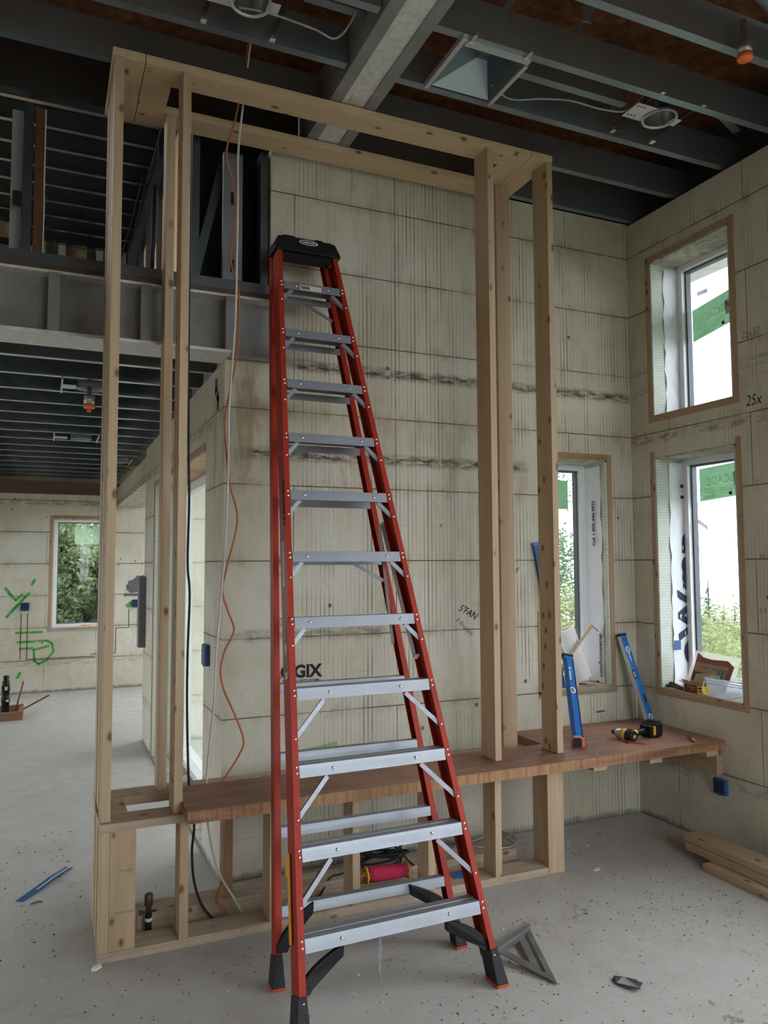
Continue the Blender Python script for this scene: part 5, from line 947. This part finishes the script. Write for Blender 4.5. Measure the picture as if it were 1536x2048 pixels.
# drain pipe in its box
t = thing('drain_pipe', 'black drain pipe stub standing in a wooden box on the far left floor', 'pipe', (-.36, 9.3, 0)); m = MB(); m.lathe((-.365, 9.25, .0), (0, 0, 1), [(.038, 0), (.038, .15), (.043, .152), (.043, .20), (.037, .202), (.037, .26), (.041, .262), (.041, .32), (.037, .33), (.037, .37), (.030, .375), (.030, .43), (.026, .432), (.001, .432)], 20, False); obj('pipe', m, BLACK, t)
m = MB(); m.box(-.407, -.404, 9.20, 9.24, .30, .33); m.obox((-.36, 9.207, .30), (.012, 0, 0), (0, .002, 0), (0, 0, .018)); m.obox((-.345, 9.207, .17), (.014, 0, 0), (0, .002, 0), (0, 0, .010)); obj('white_sticker', m, PAPER, t)
t = thing('form_box', 'low wooden form box around the drain pipe stub on the far left floor', 'box', (-.5, 9.1, 0)); m = MB(); m.box(-.75, -.19, 8.97, 9.01, .0, .085); m.box(-.75, -.19, 9.42, 9.46, .0, .085); m.box(-.23, -.19, 9.01, 9.42, .0, .085); obj('side_board', m, mat_wood('box_board', 'x', (.30, .17, .10), (.20, .11, .07)), t)
for i, (a, b, r) in enumerate((((-.27, 9.2, .04), (-.20, 9.45, .33), .009), ((-.25, 9.15, .05), (.06, 9.15, .21), .009), ((-.27, 9.2, .05), (-.20, 9.25, .12), .010))): m = MB(); m.tube([a, b], r, 8); tag(obj('reinforcing_rod', m, plain('rusty_rod', (.16, .05, .035), .7)), ('upright', 'long slanted', 'short')[i] + ' rusty rod sticking out of the wooden form box', 'rod')
m = MB(); m.box(-.24, -.19, 9.10, 9.18, .04, .07); tag(obj('orange_clip', m, ORANGE), 'orange clip on the corner of the wooden form box', 'clip')
for i, (x0, x1, z, dy) in enumerate(((.30, .62, .802, .0), (.43, .55, .822, .01))): m = MB(); m.box(x0, x1, YF-.03+dy, YF+.04, z, z+.018); tag(obj('wood_offcut', m, plain('fresh_offcut', (.62, .44, .27), .7)), ('flat wood offcut lying on the far window sill', 'small wood block on top of the offcut on the far window sill')[i], 'offcut')
# thin plastic thread hanging from the first step
m = MB(); p = Lp(1) + Vector((.30, -.004, -.03)); m.tube(smooth([p, p+Vector((.004, -.003, -.05)), p+Vector((-.004, 0, -.10)), p+Vector((.003, 0, -.15))]), .0016, 5); m.tube(smooth([p, p+Vector((-.006, -.003, -.06)), p+Vector((.006, 0, -.12))]), .0012, 5); tag(obj('plastic_thread', m, CLEARP), 'wisp of clear plastic hanging under the lowest ladder step', 'thread')
# crumbs and sawdust on the slab
def crumbs(name, label, n, fn, mat, s0, s1, seed):
    random.seed(seed); m = MB()
    for i in range(n):
        x, y = fn(); s = random.uniform(s0, s1); a = random.uniform(0, 6.28); l = s*random.uniform(.8, 2.6); u = Vector((math.cos(a), math.sin(a), 0)); v = Vector((-u.y, u.x, 0)); c = Vector((x, y, s*.3))
        m.obox(c, u*l*.5, v*s*.4, Vector((random.uniform(-.2, .2)*s, 0, s*.3)))
    return tag(obj(name, m, mat), label, 'crumbs', kind='stuff')
def near():
    while True:
        x, y = random.uniform(-.6, 3.3), random.uniform(1.9, 3.35)
        k = math.sin(x*5.1+y*2.3)+math.sin(y*6.7-x*1.9)+math.sin(x*13+y*11)*.6
        if random.random() < (.10 + .30*max(0, x)/3.3)*(1+max(0, k)*1.6): return x, y
crumbs('dark_crumbs', 'scattered dark crumbs and chips on the near concrete floor', 1000, near, plain('crumb_brown', (.075, .055, .042), .9), .0012, .0040, 1)
crumbs('pale_crumbs', 'pale sawdust chips on the floor by the back corner and around', 110, lambda: (random.choice((random.uniform(.6, 3.3), random.gauss(2.72, .12))), random.choice((random.uniform(2.2, 3.3), random.gauss(3.72, .07)))), plain('chip_pale', (.58, .55, .48), .9), .003, .007, 2)
crumbs('left_crumbs', 'dark crumbs on the left part of the slab beyond the frame', 150, lambda: (random.uniform(-.9, .2), random.uniform(3.4, 5.2)), MATS['crumb_brown'], .002, .006, 4)
# ================================================================== OUTSIDE
m = MB(); N = 24; vs = []; fs = []
random.seed(21)
for i in range(N+1):
    for j in range(N+1):
        x = 5.0 + 75*i/N; y = -60 + 150*j/N; d = max(0, x-5); vs.append((x, y, -1.2 - .10*d + .5*math.sin(x*.3+y*.2)))
for i in range(N):
    for j in range(N): q = i*(N+1)+j; fs.append((q, q+N+1, q+N+2, q+1))
m.add(vs, fs, True); struct('ground', m, plain('grassy_slope', (.13, .13, .09), .9, 0, .3, .2, 2), 'green slope outside the right windows', 'ground')
m = MB(); m.box(-60, 5.0, -70, YN-.35, -1.0, -.25); m.box(-60, XW-.35, YN-.35, 60, -1.0, -.25); m.box(XR+.32, 5.0, YN-.35, 4.5, -1.2, -.9); m.box(-20, 5.0, 11.2, 60, -1.0, -.3); m.box(1.5, 5.0, 4.6, 60, -1.0, -.35); struct('terrain', m, MATS['grassy_slope'], 'mossy ground behind the house', 'ground')
LF = {'y': mat_leaf('yellow_green_leaves', (.27, .29, .13), (.15, .19, .09)), 'g': mat_leaf('green_leaves', (.15, .22, .12), (.08, .13, .07)), 'c': mat_leaf('conifer_needles', (.16, .24, .14), (.08, .14, .08)), 'b': mat_leaf('bramble_leaves', (.30, .38, .22), (.13, .20, .10)), 'h': mat_leaf('hazy_conifer_needles', (.085, .12, .095), (.05, .08, .06))}
BARK = plain('bark', (.10, .075, .055), .9)
# crowns stand clear of one another
def broad(label, c, r, h, key, n, ls, seed, group=None, cat='tree', name='broadleaf_tree'):
    random.seed(seed); t = thing(name, label, cat, c, group); c = Vector(c); m = MB()
    blobs = [(c + Vector((random.uniform(-.6, .6)*r, random.uniform(-.6, .6)*r, h*random.uniform(.35, .88))), r*random.uniform(.30, .55)) for _ in range(16)]
    vs = []; fs = []
    for i in range(n):
        b, br = random.choice(blobs); d = Vector((random.gauss(0, 1), random.gauss(0, 1), random.gauss(0, 1))).normalized(); p = b + d*br*random.uniform(.55, 1.05)
        a = Vector((random.uniform(-1, 1), random.uniform(-1, 1), random.uniform(-1, .4))).normalized(); e = a.orthogonal().normalized(); s = ls*random.uniform(.6, 1.3); o = len(vs)
        vs += [p-a*s, p+e*s*.55, p+a*s, p-e*s*.55]; fs.append((o, o+1, o+2, o+3))
    m.add(vs, fs); obj('foliage', m, LF[key], t)
    m = MB(); m.tube([c, c+Vector((.1, .05, h*.4)), c+Vector((0, .1, h*.75))], .1, 8, radii=[r*.07, r*.05, r*.02]); obj('trunk', m, BARK, t)
def conifer(label, c, r, h, key, seed, n=34):
    random.seed(seed); t = thing('conifer_tree', label, 'tree', c); c = Vector(c); m = MB(); vs = []; fs = []
    for i in range(n):
        f = i/n; z = h*(.12+.88*f); R = r*(1-f)**.85*random.uniform(.75, 1.1)+.03; k = max(5, int(13*(1-f)))
        for j in range(k):
            a = 6.283*j/k + random.uniform(-.3, .3); d = Vector((math.cos(a), math.sin(a), 0)); s = Vector((-d.y, d.x, 0))
            for q in range(7):
                g = (q+1)/7; p = c + Vector((0, 0, z)) + d*R*g + Vector((0, 0, -.28*R*g*g + random.uniform(-.05, .05)*r)); w = R*.20*(1.25-g)+.03; L = R*.22+.03
                o = len(vs); vs += [p - s*w - d*L*.3, p + d*L + Vector((0, 0, -.05*R)), p + s*w - d*L*.3, p - d*L*.8]; fs.append((o, o+1, o+2, o+3))
    m.add(vs, fs); obj('foliage', m, LF[key], t); m = MB(); m.lathe(c, (0, 0, 1), [(r*.06, 0), (.02, h*.98)], 8); obj('trunk', m, BARK, t)
# seen through the right-hand windows
conifer('tall hazy fir left in the lower right window', (40.0, 38.1, -5.0), 2.3, 5.6, 'h', 1); conifer('distant hazy fir in the middle of the lower right window', (46.0, 42.4, -5.5), 1.8, 4.1, 'h', 2); conifer('distant hazy fir at the right edge of the lower right window', (52.0, 46.8, -6.0), 1.9, 4.1, 'h', 3)
for i, (x, y, z, r, h, k) in enumerate(((16.5, 15.9, -3.4, 2.1, 3.3, 'y'), (22.0, 20.4, -3.9, 2.6, 3.5, 'y'), (12.0, 11.0, -2.8, 1.5, 2.5, 'y'), (27.5, 27.2, -4.4, 2.8, 3.7, 'g'))): broad(('yellow green treetop on the left of the lower right window', 'yellow green treetop in the centre of the lower right window', 'bushy yellow green tree close below the lower right window', 'darker green treetop behind the yellow ones in the lower right window')[i], (x, y, z), r, h, k, 7500, .075, 30+i)
# seen through the corner window
for i, (x, y, z, r, h, k) in enumerate(((7.9, 10.7, -1.8, 1.2, 3.1, 'y'), (10.4, 14.8, -2.4, 1.7, 4.9, 'g'), (14.0, 20.6, -3.0, 1.6, 9.4, 'g'))): broad(('yellow green bush low in the corner window', 'green tree in the middle of the corner window', 'slender leafy tree reaching high in the corner window')[i], (x, y, z), r, h, k, 6500, .055, 50+i)
# thicket behind the far window
for i, (x, y, z, r, h, k) in enumerate(((.0, 12.6, -.4, .62, 2.9, 'b'), (1.2, 12.7, -.4, .62, 2.7, 'b'), (.55, 14.9, -.4, 1.4, 4.7, 'b'), (-.9, 18.2, -.4, 1.9, 6.6, 'g'), (3.6, 18.8, -.4, 2.0, 6.6, 'g'), (.62, 13.2, -.4, .60, 2.3, 'b'), (1.1, 17.6, -.4, 1.5, 6.4, 'g'))): broad(('pale leafy bush at the left of the far window', 'pale leafy bush at the right of the far window', 'dark leafy tree in the middle behind the far window', 'dark leafy tree at the left behind the far window', 'dark leafy tree at the right behind the far window', 'low leafy bush in the middle of the far window', 'dark leafy tree deep in the middle behind the far window')[i], (x, y, z), r, h, k, 9000, .05, 70+i, name='leafy_bush' if i in (0, 1, 5) else 'broadleaf_tree', cat='bush' if i in (0, 1, 5) else 'tree')
# ------------------------------------------------------------------ consistent outward normals
import bmesh
seen = set()
for o in fix:
    if o.data.name in seen or len(o.data.polygons) > 9000 or o.name.startswith('foliage'): continue
    seen.add(o.data.name); b = bmesh.new(); b.from_mesh(o.data); bmesh.ops.recalc_face_normals(b, faces=b.faces); b.to_mesh(o.data); b.free()
